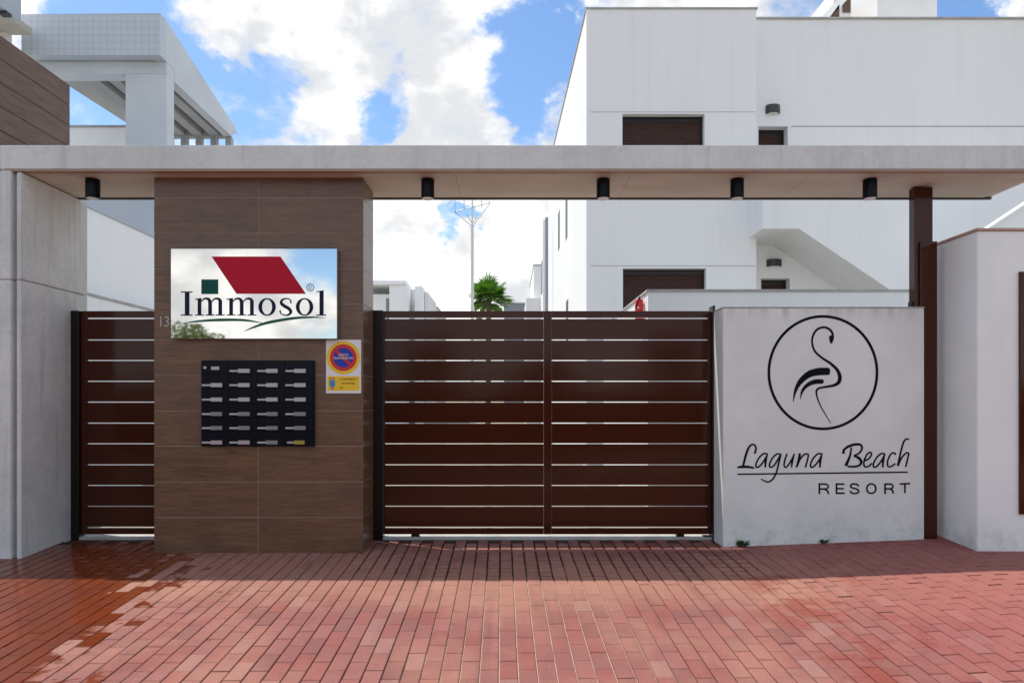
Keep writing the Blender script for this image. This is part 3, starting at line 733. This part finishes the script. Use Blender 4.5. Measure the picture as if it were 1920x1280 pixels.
# steel column by the sign wall
col = thing('steel_column', 'tall brown steel column holding the right end of the canopy', 'column')
BX(3.56, 3.722, 5.765, 5.845, .2, ZS-.013).build('shaft', M['metal_brown'], col, bev=.003, segs=1)
BX(3.60, 3.747, 5.742, 5.90, .2, EYE+1.39).build('hinge_post', M['metal_brown'], col, bev=.003, segs=1)
BX(XX(1706, 5.80), 3.598, 5.78, 5.83, WZ+.001, WZ+.055).build('guide_bracket', M['metal_dark'], col, bev=.002, segs=1)
based(col, (3.64, 5.8, .41))

# right street wall
RY = 5.37; RX = 3.83; RZ = EYE+1.384
rw = thing('street_wall', 'tall white plastered wall at the right edge of the entrance', 'wall')
BX(RX, 9.0, RY, 6.02, .2, RZ).build('wall', M['street_white'], rw, bev=.006)
BX(RX-.012, 9.02, RY-.014, 6.035, RZ+.001, RZ+.022).build('coping', M['terracotta'], rw, bev=.003, segs=1)
based(rw, (6, RY, .4))
ud = thing('meter_door', 'brown louvred metal door fixed on the white street wall', 'door')
ux0 = XX(1913, RY-.02); z0, z1 = ZZ(963, RY), ZZ(510, RY)
BX(ux0, ux0+.045, RY-.022, RY-.001, z0, z1).build('frame', M['metal_brown'], ud, bev=.003, segs=1)
BX(ux0+1.0, ux0+1.045, RY-.022, RY-.001, z0, z1).build('frame', M['metal_brown'], ud, bev=.003, segs=1)
for k in range(10):
    h = (z1-z0)/10
    BX(ux0+.046, ux0+.999, RY-.018, RY-.001, z0+k*h+.004, z0+(k+1)*h-.004).build('slat', M['metal_brown'], ud, bev=.002, segs=1)
based(ud, (ux0+.5, RY, z0))

# ------------------------------------------------------------------ inner low wall with red extinguisher
LY = 7.6; LX = XX(1215, LY); LZ = ZZ(547, LY)
lw = thing('garden_wall', 'low white boundary wall with grey coping behind the wide gate', 'wall')
MB().ext([(LX, LY, .3), (LX, 11.2, .3), (LX+.2, 11.2, .3), (LX+.2, LY+.2, .3), (6.2, LY+.2, .3), (6.2, LY, .3)], (0, 0, LZ-.3)).build('wall', M['white_clean'], lw)
MB().ext([(LX-.015, LY-.015, LZ+.001), (LX-.015, 11.2, LZ+.001), (LX+.215, 11.2, LZ+.001), (LX+.215, LY+.215, LZ+.001), (6.2, LY+.215, LZ+.001), (6.2, LY-.015, LZ+.001)], (0, 0, .026)).build('coping', M['greycap'], lw)
based(lw, (3, LY, .36))
fe = thing('fire_extinguisher', 'red cylinder hanging on the white wall behind the wide gate', 'extinguisher')
ex, ey = LX-.06, 7.82
zt, zb = ZZ(560, 7.8), ZZ(608, 7.8)
m = MB(); prof = [(0.0, zb), (.045, zb+.003), (.05, zb+.02), (.05, zt-.018), (.043, zt-.007), (.018, zt-.002), (.016, zt)]
nseg = 20; vv = []; ff = []
for (r_, z_) in prof:
    for k in range(nseg): vv.append((ex+r_*math.cos(2*math.pi*k/nseg), ey+r_*math.sin(2*math.pi*k/nseg), z_))
for j in range(len(prof)-1):
    for k in range(nseg): ff.append((j*nseg+k, j*nseg+(k+1) % nseg, (j+1)*nseg+(k+1) % nseg, (j+1)*nseg+k))
m.add(vv, ff).build('cylinder', M['red'], fe, smooth=True)
BX(ex-.008, ex+.008, ey-.045, ey+.02, zt+.001, zt+.02).build('lever', M['black'], fe)
m = MB(); m.tube((ex-.012, ey-.045, zt), (ex-.05, ey-.045, zt-.12), .008, .008, 8); m.build('hose', M['black'], fe)
BX(ex+.05, LX-.001, ey-.02, ey+.02, zt-.09, zt-.06).build('bracket', M['steel'], fe)
BX(ex-.03, ex-.012, ey-.052, ey-.044, zt-.12, zt-.095).build('label_patch', M['plate'], fe)
based(fe, (ex, ey, zb))

# ------------------------------------------------------------------ white house on the right
HA = 12.2; HB = 12.8
K = Vector((-.0245, 1, 0))
XA0, XA1 = XX(1100, HA), XX(1418, HA); ZA = ZZ(18, HA)
house = thing('white_house', 'large white flat-roofed house with brown shutters behind the entrance', 'house')
# block A with real window openings
def wall_with_holes(mb, x0, x1, z0, z1, Y, th, holes):
    xs = sorted({x0, x1, *[h[0] for h in holes], *[h[1] for h in holes]}); zs = sorted({z0, z1, *[h[2] for h in holes], *[h[3] for h in holes]})
    for i in range(len(xs)-1):
        for j in range(len(zs)-1):
            cx, cz = (xs[i]+xs[i+1])/2, (zs[j]+zs[j+1])/2
            if any(h[0] < cx < h[1] and h[2] < cz < h[3] for h in holes): continue
            a, b_, c_, d_ = xs[i], xs[i+1], zs[j], zs[j+1]
            mb.add([(a, Y, c_), (b_, Y, c_), (b_, Y, d_), (a, Y, d_)], [(0, 1, 2, 3)])
    for (a, b_, c_, d_) in holes:
        mb.add([(a, Y, c_), (b_, Y, c_), (b_, Y, d_), (a, Y, d_), (a, Y+th, c_), (b_, Y+th, c_), (b_, Y+th, d_), (a, Y+th, d_)],
               [(0, 4, 5, 1), (1, 5, 6, 2), (2, 6, 7, 3), (3, 7, 4, 0), (4, 7, 6, 5)])
winsA = [(XX(1167, HA), XX(1321, HA), ZZ(336, HA), ZZ(214, HA)), (XX(1168, HA), XX(1324, HA), ZZ(632, HA), ZZ(503, HA))]
DEP = 8.5; E = K*DEP
m = MB(); wall_with_holes(m, XA0, XA1, .3, ZA, HA, .16, winsA)
a0 = Vector((XA0, HA, 0)); b0 = a0+E
m.add([(XA0, HA, .3), (XA0, HA, ZA), (b0.x, b0.y, ZA), (b0.x, b0.y, .3)], [(0, 1, 2, 3)])
m.add([(XA1, HA, .3), (XA1, HA+.7, .3), (XA1, HA+.7, ZA), (XA1, HA, ZA)], [(0, 1, 2, 3)])
m.add([(XA0, HA, ZA), (XA1, HA, ZA), (XA1, b0.y, ZA), (b0.x, b0.y, ZA)], [(0, 1, 2, 3)])
m.add([(b0.x, b0.y, .3), (XA1, b0.y, .3), (XA1, b0.y, ZA), (b0.x, b0.y, ZA)], [(0, 1, 2, 3)])
wa = m.build('wall', M['white'], house, fix=False)
m = MB(); m.ext([(XA0-.02, HA-.02, ZA+.001), (XA1+.02, HA-.02, ZA+.001), (XA1+.02, b0.y, ZA+.001), (b0.x-.02, b0.y, ZA+.001)], (0, 0, .03)); m.build('coping', M['greycap'], house)
for y_ in (212, 500):
    z_ = ZZ(y_, HA)
    hole = winsA[0] if y_ == 212 else winsA[1]
    BX(XA0+.02, XA1-.02, HA-.004, HA-.0005, z_+.012, z_+.022).build('joint_strip', M['greycap'], house)
BX(XA0-.006, XA0+.07, HA-.010, HA+.30, .3, ZA-.003).build('corner_strip', M['white_clean'], house)
def shutter(name, x0, x1, z0, z1, Y, parent):
    fr = MB(); fr.box(x0+.001, x0+.04, Y-.03, Y-.002, z0+.001, z1-.001); fr.box(x1-.04, x1-.001, Y-.03, Y-.002, z0+.001, z1-.001); fr.box(x0+.041, x1-.041, Y-.03, Y-.002, z1-.10, z1-.001)
    w = fr.build('window', M['metal_dark'], parent)
    sm = MB(); z = z0+.004
    while z+.05 < z1-.05:
        sm.add([(x0+.042, Y-.008, z), (x1-.042, Y-.008, z), (x1-.042, Y-.020, z+.022), (x0+.042, Y-.020, z+.022), (x1-.042, Y-.010, z+.046), (x0+.042, Y-.010, z+.046), (x1-.042, Y-.004, z+.049), (x0+.042, Y-.004, z+.049)],
               [(0, 1, 2, 3), (3, 2, 4, 5), (5, 4, 6, 7)]); z += .0495
    sh = sm.build('shutter_slats', M['shutter'], w, fix=False); sh['kind'] = 'stuff'
    return w
for (a, b_, c_, d_) in winsA: shutter('window', a, b_, c_, d_, HA+.155, house)
# slit windows and pipe on the sunlit side
def onside(px):     # distance along the side wall seen at photo column px
    r_ = (px-HX)/F; Y = (XA0+.0245*HA)/(r_+.0245); return Y, XA0-.0245*(Y-HA)
def slit(px0, px1, ya, yb, nm='window', mm='lampgrey', pr=.004):
    Y0, X0 = onside(px1); Y1, X1 = onside(px0); 
    za, zb = ZZ(yb, (Y0+Y1)/2), ZZ(ya, (Y0+Y1)/2)
    return MB().ext([(X0-pr, Y0, za), (X1-pr, Y1, za), (X1-pr, Y1, zb), (X0-pr, Y0, zb)], (pr+.02, 0, 0)).build(nm, M[mm], house)
slit(1046.5, 1049.6, 397, 468); slit(1060.5, 1064, 340, 448); slit(1061.5, 1065.5, 563, 640)
Yp, Xp = onside(1031)
# block B, very slightly turned
XB0, XB1 = XX(1417, HB)-.02, 17.0
ZB = ZZ(37, HB)
winsB = [(XX(1422, HB), XX(1477, HB), ZZ(330, HB), ZZ(237, HB)), (XX(1427, HB), XX(1481, HB), ZZ(640, HB), ZZ(522, HB))]
m = MB(); wall_with_holes(m, XB0, XB1, .3, ZB, HB, .22, winsB)
m.add([(XB0, HB, ZB), (XB1, HB, ZB), (XB1, 20, ZB), (XB0, 20, ZB)], [(0, 1, 2, 3)])
m.build('wall', M['white'], house, fix=False)
BX(XA1+.021, XB1, HB-.03, HB+.25, ZB+.001, ZB+.035).build('coping', M['greycap'], house)
for (a, b_, c_, d_) in winsB: shutter('window', a, b_, c_, d_, HB+.215, house)
BX(XX(1484, HB), XB1, HB-.004, HB-.0005, ZZ(238, HB), ZZ(237, HB)+.004).build('joint_strip', M['pipe'], house)
for (xl, xr, ya, yb) in ((1435, 1462, 199, 214), (1437, 1465, 487, 500)):
    m = MB(); x0, x1 = XX(xl, HB), XX(xr, HB); za, zb = ZZ(yb, HB), ZZ(ya, HB); cx = (x0+x1)/2; hw = (x1-x0)/2
    arc = [(cx+hw*math.cos(math.pi*k/12), HB-.001-.11*math.sin(math.pi*k/12), za) for k in range(13)]
    m.ext(arc, (0, 0, zb-za)); lm = m.build('wall_lamp', M['lampgrey'], house, bev=.004, segs=1)
    arc2 = [(cx+.8*hw*math.cos(math.pi*k/12), HB-.002-.085*math.sin(math.pi*k/12), za-.012) for k in range(13)]
    m = MB(); m.ext(arc2, (0, 0, .011)); m.build('lens', M['lens'], lm)
# outside stair with solid parapet
SYn = 11.6; zl = EYE+3.03; X1_ = XX(1430, SYn); X2_ = 5.12; X3_ = 8.6
slope = .67
st = [(X1_, SYn, zl), (X2_, SYn, zl), (X3_, SYn, zl-slope*(X3_-X2_)), (X3_, SYn, zl-slope*(X3_-X2_)+1.46), (X2_+.15, SYn, zl+1.36), (X1_, SYn, zl+1.36)]
m = MB(); m.ext(st, (0, .16, 0)); m.build('stair_parapet', M['white_clean'], house)
m = MB(); m.ext([(X1_, SYn+.162, zl), (X1_, HB-.002, zl), (X1_, HB-.002, zl+1.36), (X1_, SYn+.162, zl+1.36)], (.14, 0, 0)); m.build('stair_parapet', M['white_clean'], house)
so_ = [(X1_+.142, SYn+.162, zl+.002), (X2_, SYn+.162, zl+.002), (X3_, SYn+.162, zl+.002-slope*(X3_-X2_)), (X3_, SYn+.162, zl+.2-slope*(X3_-X2_)), (X2_+.1, SYn+.162, zl+.2), (X1_+.142, SYn+.162, zl+.2)]
m = MB(); m.ext(so_, (0, HB-SYn-.166, 0)); m.build('stair_flight', M['white_clean'], house)
# second, rising parapet further right
r0, r1 = W(1780, 480, 11.0), W(2150, 237, 11.0)
m = MB(); m.ext([r0, r1, (r1.x, 11.0, .3), (r0.x, 11.0, .3)], (0, .16, 0)); m.build('stair_parapet', M['white_clean'], house)
m = MB(); m.ext([r0+Vector((0, -.03, .002)), r1+Vector((0, -.03, .002)), r1+Vector((0, -.03, .05)), r0+Vector((0, -.03, .05))], (0, .22, 0)); m.build('stair_coping', M['white_clean'], house)
# roof-top stair house
TY = 17.5
BX(XX(1645, TY), XX(1757, TY), TY, TY+3, ZB-.2, ZZ(-60, TY)).build('roof_room', M['white_plain'], house)
BX(XX(1757, TY)+.01, XX(1782, TY), TY+.5, TY+3, ZB-.2, ZZ(16, TY)).build('roof_room', M['white_plain'], house)
BX(XX(1577, TY), XX(1611, TY), TY+.4, TY+2.4, ZB-.2, ZZ(-40, TY)).build('roof_room', M['white_plain'], house)
BX(XX(1594, TY), XX(1608, TY), TY+.36, TY+.398, ZZ(8, TY), ZZ(-20, TY)).build('window', M['clad'], house)
m = MB(); m.ext([W(1532, 42, TY), W(1548, 42, TY), W(1606, -20, TY), W(1590, -22, TY)], (0, .3, 0)); m.build('roof_parapet', M['white_clean'], house)
m = MB(); m.ext([W(1549, 42, TY), W(1574, 42, TY), W(1574, 8, TY)], (0, .2, 0)); m.build('roof_cladding', M['clad'], house)
based(house, (5, HA, .36))

dp = MB(); dp.tube((Xp-.13, 19.2, .36), (Xp-.13, 19.2, ZZ(408, 19.2)), .045, n=14); dpo = dp.build('downpipe', M['pipe']); 
dpo.location.x = XX(1025, 19.2)-(Xp-.13)
tag(dpo, 'grey vertical downpipe standing by the sunlit side of the white house', 'pipe')

# ------------------------------------------------------------------ left house
lh = thing('left_house', 'modern white house with brown cladding and roof pergola behind pier', 'house')
# brown clad upper wall, facing the entrance axis
cx = -6.03
zt_ = EYE+4.32
nb = 9; z0_ = 3.4; hh = (zt_-z0_)/nb
for k in range(nb):
    BX(cx-.10, cx, 6.3, 9.0, z0_+k*hh+.004, z0_+(k+1)*hh-.004).build('cladding_board', M['clad'], lh, bev=.002, segs=1)
BX(-9.5, cx-.101, 6.3, 8.99, .3, zt_-.01).build('wall', M['white_plain'], lh)
# lower wall facing +X and band above
LXw = -5.59
BX(-9.4, LXw, 8.0, 14.5, .3, EYE+2.55).build('wall', M['white_clean'], lh)
BX(-9.4, LXw+.02, 8.0, 14.5, EYE+2.552, EYE+2.95).build('shaded_wall_band', M['band'], lh)  # shaded upper part of the white wall, painted as a separate band
# pergola roof
y1_, y2_ = 10.5, 13.35
zt0, zb0 = EYE+6.19, EYE+5.52
m = MB(); m.ext([(-7.81, y1_, zb0), (-5.59, y1_, zb0), (-5.59, y1_, zt0), (-7.81, y1_, zt0-.02)], (0, .16, 0)); m.build('roof_fascia', M['gridtile'], lh)
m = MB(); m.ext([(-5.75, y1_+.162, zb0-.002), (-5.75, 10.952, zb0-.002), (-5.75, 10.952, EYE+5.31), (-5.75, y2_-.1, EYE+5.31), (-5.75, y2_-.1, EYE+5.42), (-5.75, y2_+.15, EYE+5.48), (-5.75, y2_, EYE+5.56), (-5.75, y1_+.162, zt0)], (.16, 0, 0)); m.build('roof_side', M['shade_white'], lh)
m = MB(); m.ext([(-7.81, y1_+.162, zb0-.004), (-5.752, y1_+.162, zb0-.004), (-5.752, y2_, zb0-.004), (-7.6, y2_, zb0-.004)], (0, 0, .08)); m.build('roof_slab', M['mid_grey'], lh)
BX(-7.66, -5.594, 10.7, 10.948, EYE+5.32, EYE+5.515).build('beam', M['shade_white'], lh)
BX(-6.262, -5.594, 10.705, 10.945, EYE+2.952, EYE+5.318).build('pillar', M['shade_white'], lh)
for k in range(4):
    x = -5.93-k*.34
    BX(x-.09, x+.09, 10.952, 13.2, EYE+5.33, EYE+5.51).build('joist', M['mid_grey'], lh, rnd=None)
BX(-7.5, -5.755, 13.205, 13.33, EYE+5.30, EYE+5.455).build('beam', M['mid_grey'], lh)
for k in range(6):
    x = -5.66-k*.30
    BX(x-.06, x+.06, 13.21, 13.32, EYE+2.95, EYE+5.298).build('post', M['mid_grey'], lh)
# parapet seen through the pergola
BX(-9.2, -6.6, 12.0, 12.2, EYE+3.3, EYE+4.98).build('parapet', M['white_clean'], lh)
BX(-9.2, -6.58, 11.98, 12.22, EYE+4.982, EYE+5.02).build('coping', M['greycap'], lh)
# eave at the very left
ezb = EYE+5.76
m = MB(); m.ext([(-7.44, 7.2, ezb), (-7.44, 10.0, ezb), (-7.44, 10.0, ezb+.40), (-7.44, 7.2, ezb+.62)], (-.12, 0, 0)); m.build('eave_fascia', M['gridtile'], lh)
BX(-10.5, -7.562, 7.2, 10.4, ezb+.02, ezb+.12).build('eave_soffit', M['soffit'], lh)
for k in range(9):
    BX(-7.56, -7.435, 7.3+k*.3, 7.40+k*.3, ezb-.05, ezb-.002).build('bracket', M['lampgrey'], lh)
BX(-10.5, -7.9, 10.3, 10.42, EYE+3.3, ezb+.018).build('wall', M['white_plain'], lh)
based(lh, (-7, 9, .36))
bw = thing('side_garden_wall', 'low white wall with grey coping behind the narrow gate', 'wall')
BX(-5.58, -5.4, 7.0, 16, .3, EYE+1.34).build('wall', M['white_clean'], bw)
BX(-5.587, -5.385, 7.0, 16, EYE+1.342, EYE+1.375).build('coping', M['greycap'], bw)
based(bw, (-5.5, 11, .36))

# ------------------------------------------------------------------ far things in the gap
def far_house(label, parts, base):
    t = thing('far_house', label, 'house')
    for nm, mm, a in parts: BX(*a).build(nm, M[mm], t)
    return based(t, base)
Y = 34.0
far_house('far white house with stepped walls and open roof corner beyond gate', [
    ('wall', 'white_clean', (XX(640, Y), XX(729, Y), Y+.6, Y+6, .3, ZZ(548, Y))), ('roof', 'white_clean', (XX(640, Y), XX(761, Y), Y, Y+6, ZZ(533, Y), ZZ(526, Y))),
    ('pillar', 'white_clean', (XX(729, Y)+.01, XX(762, Y), Y+.1, Y+6, .3, ZZ(533, Y)-.01)), ('wall', 'white_plain', (XX(762, Y)+.02, XX(772, Y), Y+1.6, Y+6, .3, ZZ(533, Y))),
    ('pillar', 'white_clean', (XX(773, Y), XX(787, Y), Y+.9, Y+6, .3, ZZ(531, Y))), ('wall', 'white_plain', (XX(787, Y)+.02, XX(794, Y), Y+1.8, Y+6, .3, ZZ(537, Y))),
    ('window', 'pipe', (XX(720, Y), XX(727, Y), Y+.57, Y+.599, ZZ(600, Y), ZZ(556, Y)))], (XX(720, Y), Y, .36))
Y = 60.0
far_house('distant beige low building to the right of the stepped white house', [('wall', 'soffit', (XX(797, Y), XX(820, Y), Y, Y+8, .3, ZZ(577, Y))), ('roof', 'greycap', (XX(796, Y), XX(821, Y), Y-.1, Y+8, ZZ(577, Y)+.01, ZZ(576, Y)+.05))], (XX(808, Y), Y, .36))
Y = 48.0
far_house('distant blue-grey flat building right of the palm', [('wall', 'pipe', (XX(945, Y), XX(990, Y), Y, Y+8, .3, ZZ(569, Y))), ('roof', 'white_plain', (XX(944, Y), XX(991, Y), Y-.1, Y+8, ZZ(569, Y)+.01, ZZ(567, Y)+.02))], (XX(968, Y), Y, .36))
Y = 30.0
far_house('narrow pale house with chimney column beside the grey downpipe', [('wall', 'white_plain', (XX(986, Y), XX(1013, Y), Y-.5, Y+3, .3, ZZ(562, Y))), ('wall', 'white_clean', (XX(1001, Y), XX(1040, Y), Y+.1, Y+6, .3, ZZ(497, Y))), ('roof', 'greycap', (XX(1000, Y), XX(1040, Y), Y+.05, Y+6, ZZ(497, Y)+.01, ZZ(495, Y))),
    ('wall', 'white_clean', (XX(1013, Y), XX(1044, Y), Y-2.5, Y-.55, .3, ZZ(440, Y))), ('window', 'pipe', (XX(1013, Y)-.03, XX(1013, Y)-.002, Y-2.0, Y-1.2, ZZ(560, Y), ZZ(505, Y)))], (XX(1010, Y), Y, .36))
# mast with antenna
AY = 22.0
an = thing('antenna_mast', 'slim pale mast with a television antenna seen above the gate', 'mast')
m = MB(); m.tube((XX(885.5, AY), AY, .36), (XX(885.5, AY), AY, ZZ(425, AY)), .058, .05, 12); m.tube((XX(885.5, AY), AY, ZZ(425, AY)), (XX(885.5, AY), AY, ZZ(330, AY)), .026, .022, 10); m.build('pole', M['polewhite'], an)
m = MB()
def ab(a, b_, r=.014): m.tube(W(a[0], a[1], AY), W(b_[0], b_[1], AY), r, n=6)
ab((852, 397), (919, 380)); ab((886, 425), (852, 397), .01); ab((886, 425), (919, 381), .01); ab((853, 397), (853, 372), .009); ab((917, 381), (917, 355), .009); ab((838, 384), (850, 374), .01); ab((903, 388), (903, 362), .009); ab((870, 392), (870, 365), .009)
ab((886, 420), (875, 402), .012); ab((886, 420), (897, 402), .012)
m.build('aerial', M['alu'], an)
based(an, (XX(885.5, AY), AY, .36))

# fan palm
PYm = 26.0
pm = thing('palm_tree', 'green fan palm rising behind the wide gate beside the mast', 'palm')
pc = W(915, 556, PYm)
m = MB(); m.tube((pc.x, PYm, .36), (pc.x+.03, PYm, pc.z-.15), .12, .10, 12)
m.build('trunk', M['trunk'], pm)
m = MB(); rr = random.Random(4)
for k in range(64):
    th = rr.uniform(0, 2*math.pi); el = rr.uniform(-.55, 1.35)
    d = Vector((math.cos(th)*math.cos(el), math.sin(th)*math.cos(el), math.sin(el)))
    Lp = rr.uniform(.30, .62); c0 = pc+Vector((0, 0, -.1)); hub = c0+d*Lp
    m.tube(c0, hub, .012, .009, 4)
    side = d.cross(Vector((0, 0, 1)));
    if side.length < .1: side = Vector((1, 0, 0))
    side.normalize(); upv = side.cross(d).normalized(); side = (side*math.cos(.5*(rr.random()-.5)) + upv*math.sin(.5*(rr.random()-.5))).normalized()
    R0 = rr.uniform(.42, .62)
    for j in range(17):
        a = math.radians(-125+250*j/16)
        v = (d*math.cos(a)+side*math.sin(a)); tip = hub+v*R0*(1-.25*abs(a)/2.2)*rr.uniform(.85, 1.05)+Vector((0, 0, -.10*rr.random()))
        w_ = upv.cross(v).normalized()*.032; mid = hub+v*R0*.55
        m.add([hub, mid+w_, tip, mid-w_], [(0, 1, 2, 3)])
for k in range(10):
    th = rr.uniform(0, 2*math.pi); c1 = pc+Vector((.1*math.cos(th), .1*math.sin(th), -.25-.5*rr.random()))
    m.add([c1, c1+Vector((.45*math.cos(th), .3*math.sin(th), -.1)), c1+Vector((.5*math.cos(th+.2), .3*math.sin(th), -.35))], [(0, 1, 2)])
m.build('crown', M['leaf_palm'], pm, fix=False)
based(pm, (pc.x, PYm, .36))

# ------------------------------------------------------------------ weeds at the wall foot
def weed(x, y, n, r, lb):
    m = MB(); z = zg(x, y)-.002; q = random.Random(int(x*100))
    for k in range(n):
        a = q.uniform(math.pi, 2*math.pi) if q.random() < .8 else q.uniform(0, math.pi); l = r*q.uniform(.5, 1); h = r*q.uniform(.3, 1)
        bx, by = x+q.uniform(-.5, .5)*r, y-.012
        d = Vector((math.cos(a)*l, math.sin(a)*l*.5, h)); s_ = Vector((-d.y, d.x, 0)).normalized()*.011
        b0_ = Vector((bx, by, z)); mid = b0_+d*.6+Vector((0, 0, .01))
        m.add([b0_, mid+s_, b0_+d, mid-s_], [(0, 1, 2, 3)])
    o = m.build('weed', M['weed'], fix=False); tag(o, lb, 'weed')
weed(XX(1391, WY), WY, 34, .07, 'wider green weed at the left foot of the flamingo wall')
weed(XX(1543, WY), WY, 16, .045, 'small dark weed tuft below the middle of the flamingo wall')

# hedge across the street
hq = random.Random(11)
hd = thing('hedge', 'dark clipped hedge across the street, mirrored in the gates', 'hedge')
BX(-26, 26, -11.6, -10.9, -.2, 1.95).build('twig_core', M['trunk'], hd)
m = MB()
for k in range(15000):
    x = hq.uniform(-26.2, 26.2); top_ = 2.25+.3*math.sin(x*1.3)+.2*math.sin(x*3.1+1)
    z = hq.uniform(-.1, top_); c_ = Vector((x, -10.85+hq.uniform(-.25, .12)-(.5*hq.random() if z > 1.9 else 0), z))
    a1 = Vector((hq.gauss(0, 1), hq.gauss(0, 1), hq.gauss(0, 1))).normalized(); a2 = a1.orthogonal().normalized(); s_ = hq.uniform(.08, .16)
    m.add([c_-a1*s_, c_+a2*s_*.5, c_+a1*s_, c_-a2*s_*.5], [(0, 1, 2, 3)])
o = m.build('foliage', M['leaf_dark'], hd, fix=False); o['kind'] = 'stuff'
based(hd, (0, -11.2, -.2))
# ------------------------------------------------------------------ trees across the street (mirrored in sign and gate)
def tree(px, top, dist, rad, lm, label, lean=0):
    D = 11.5+dist; x = (px-HX)/F*D; zt__ = EYE+(HY-top)/F*D; y = -dist
    t = thing('street_tree', label, 'tree', 'trees across the street'); q = random.Random(px)
    base = Vector((x, y, -.2)); cc = Vector((x+lean, y, zt__-rad*.85))
    m = MB(); m.tube(base, base.lerp(cc, .55), .16, .11, 10)
    lobes = []
    for k in range(8):
        a = q.uniform(0, 6.28); e = q.uniform(-.5, 1)
        p = cc+Vector((math.cos(a)*math.cos(e)*rad*.55, math.sin(a)*math.cos(e)*rad*.55, math.sin(e)*rad*.45)); lobes.append((p, rad*q.uniform(.3, .5)))
        m.tube(base.lerp(cc, .5), p, .06, .02, 6)
    m.build('trunk', M['trunk'], t)
    m = MB()
    for k in range(2600):
        p, r_ = lobes[q.randrange(8)]
        v = Vector((q.gauss(0, 1), q.gauss(0, 1), q.gauss(0, 1))).normalized()*r_*q.random()**.4
        c_ = p+v; a1 = Vector((q.gauss(0, 1), q.gauss(0, 1), q.gauss(0, 1))).normalized(); a2 = a1.orthogonal().normalized(); s_ = q.uniform(.05, .11)
        m.add([c_-a1*s_, c_+a2*s_*.45, c_+a1*s_, c_-a2*s_*.45], [(0, 1, 2, 3)])
    m.build('crown', lm, t, fix=False)
    return based(t, base)
tree(376, 588, 12, 1.6, M['leaf_olive'], 'grey-green olive tree mirrored in the lower left of the company sign')
tree(790, 612, 15, 1.9, M['leaf_dark'], 'leftmost dark tree mirrored in the wide gate')
tree(1020, 650, 17, 1.5, M['leaf_dark'], 'middle dark tree mirrored in the wide gate')
tree(1290, 600, 14, 1.9, M['leaf_dark'], 'rightmost dark tree mirrored in the wide gate')
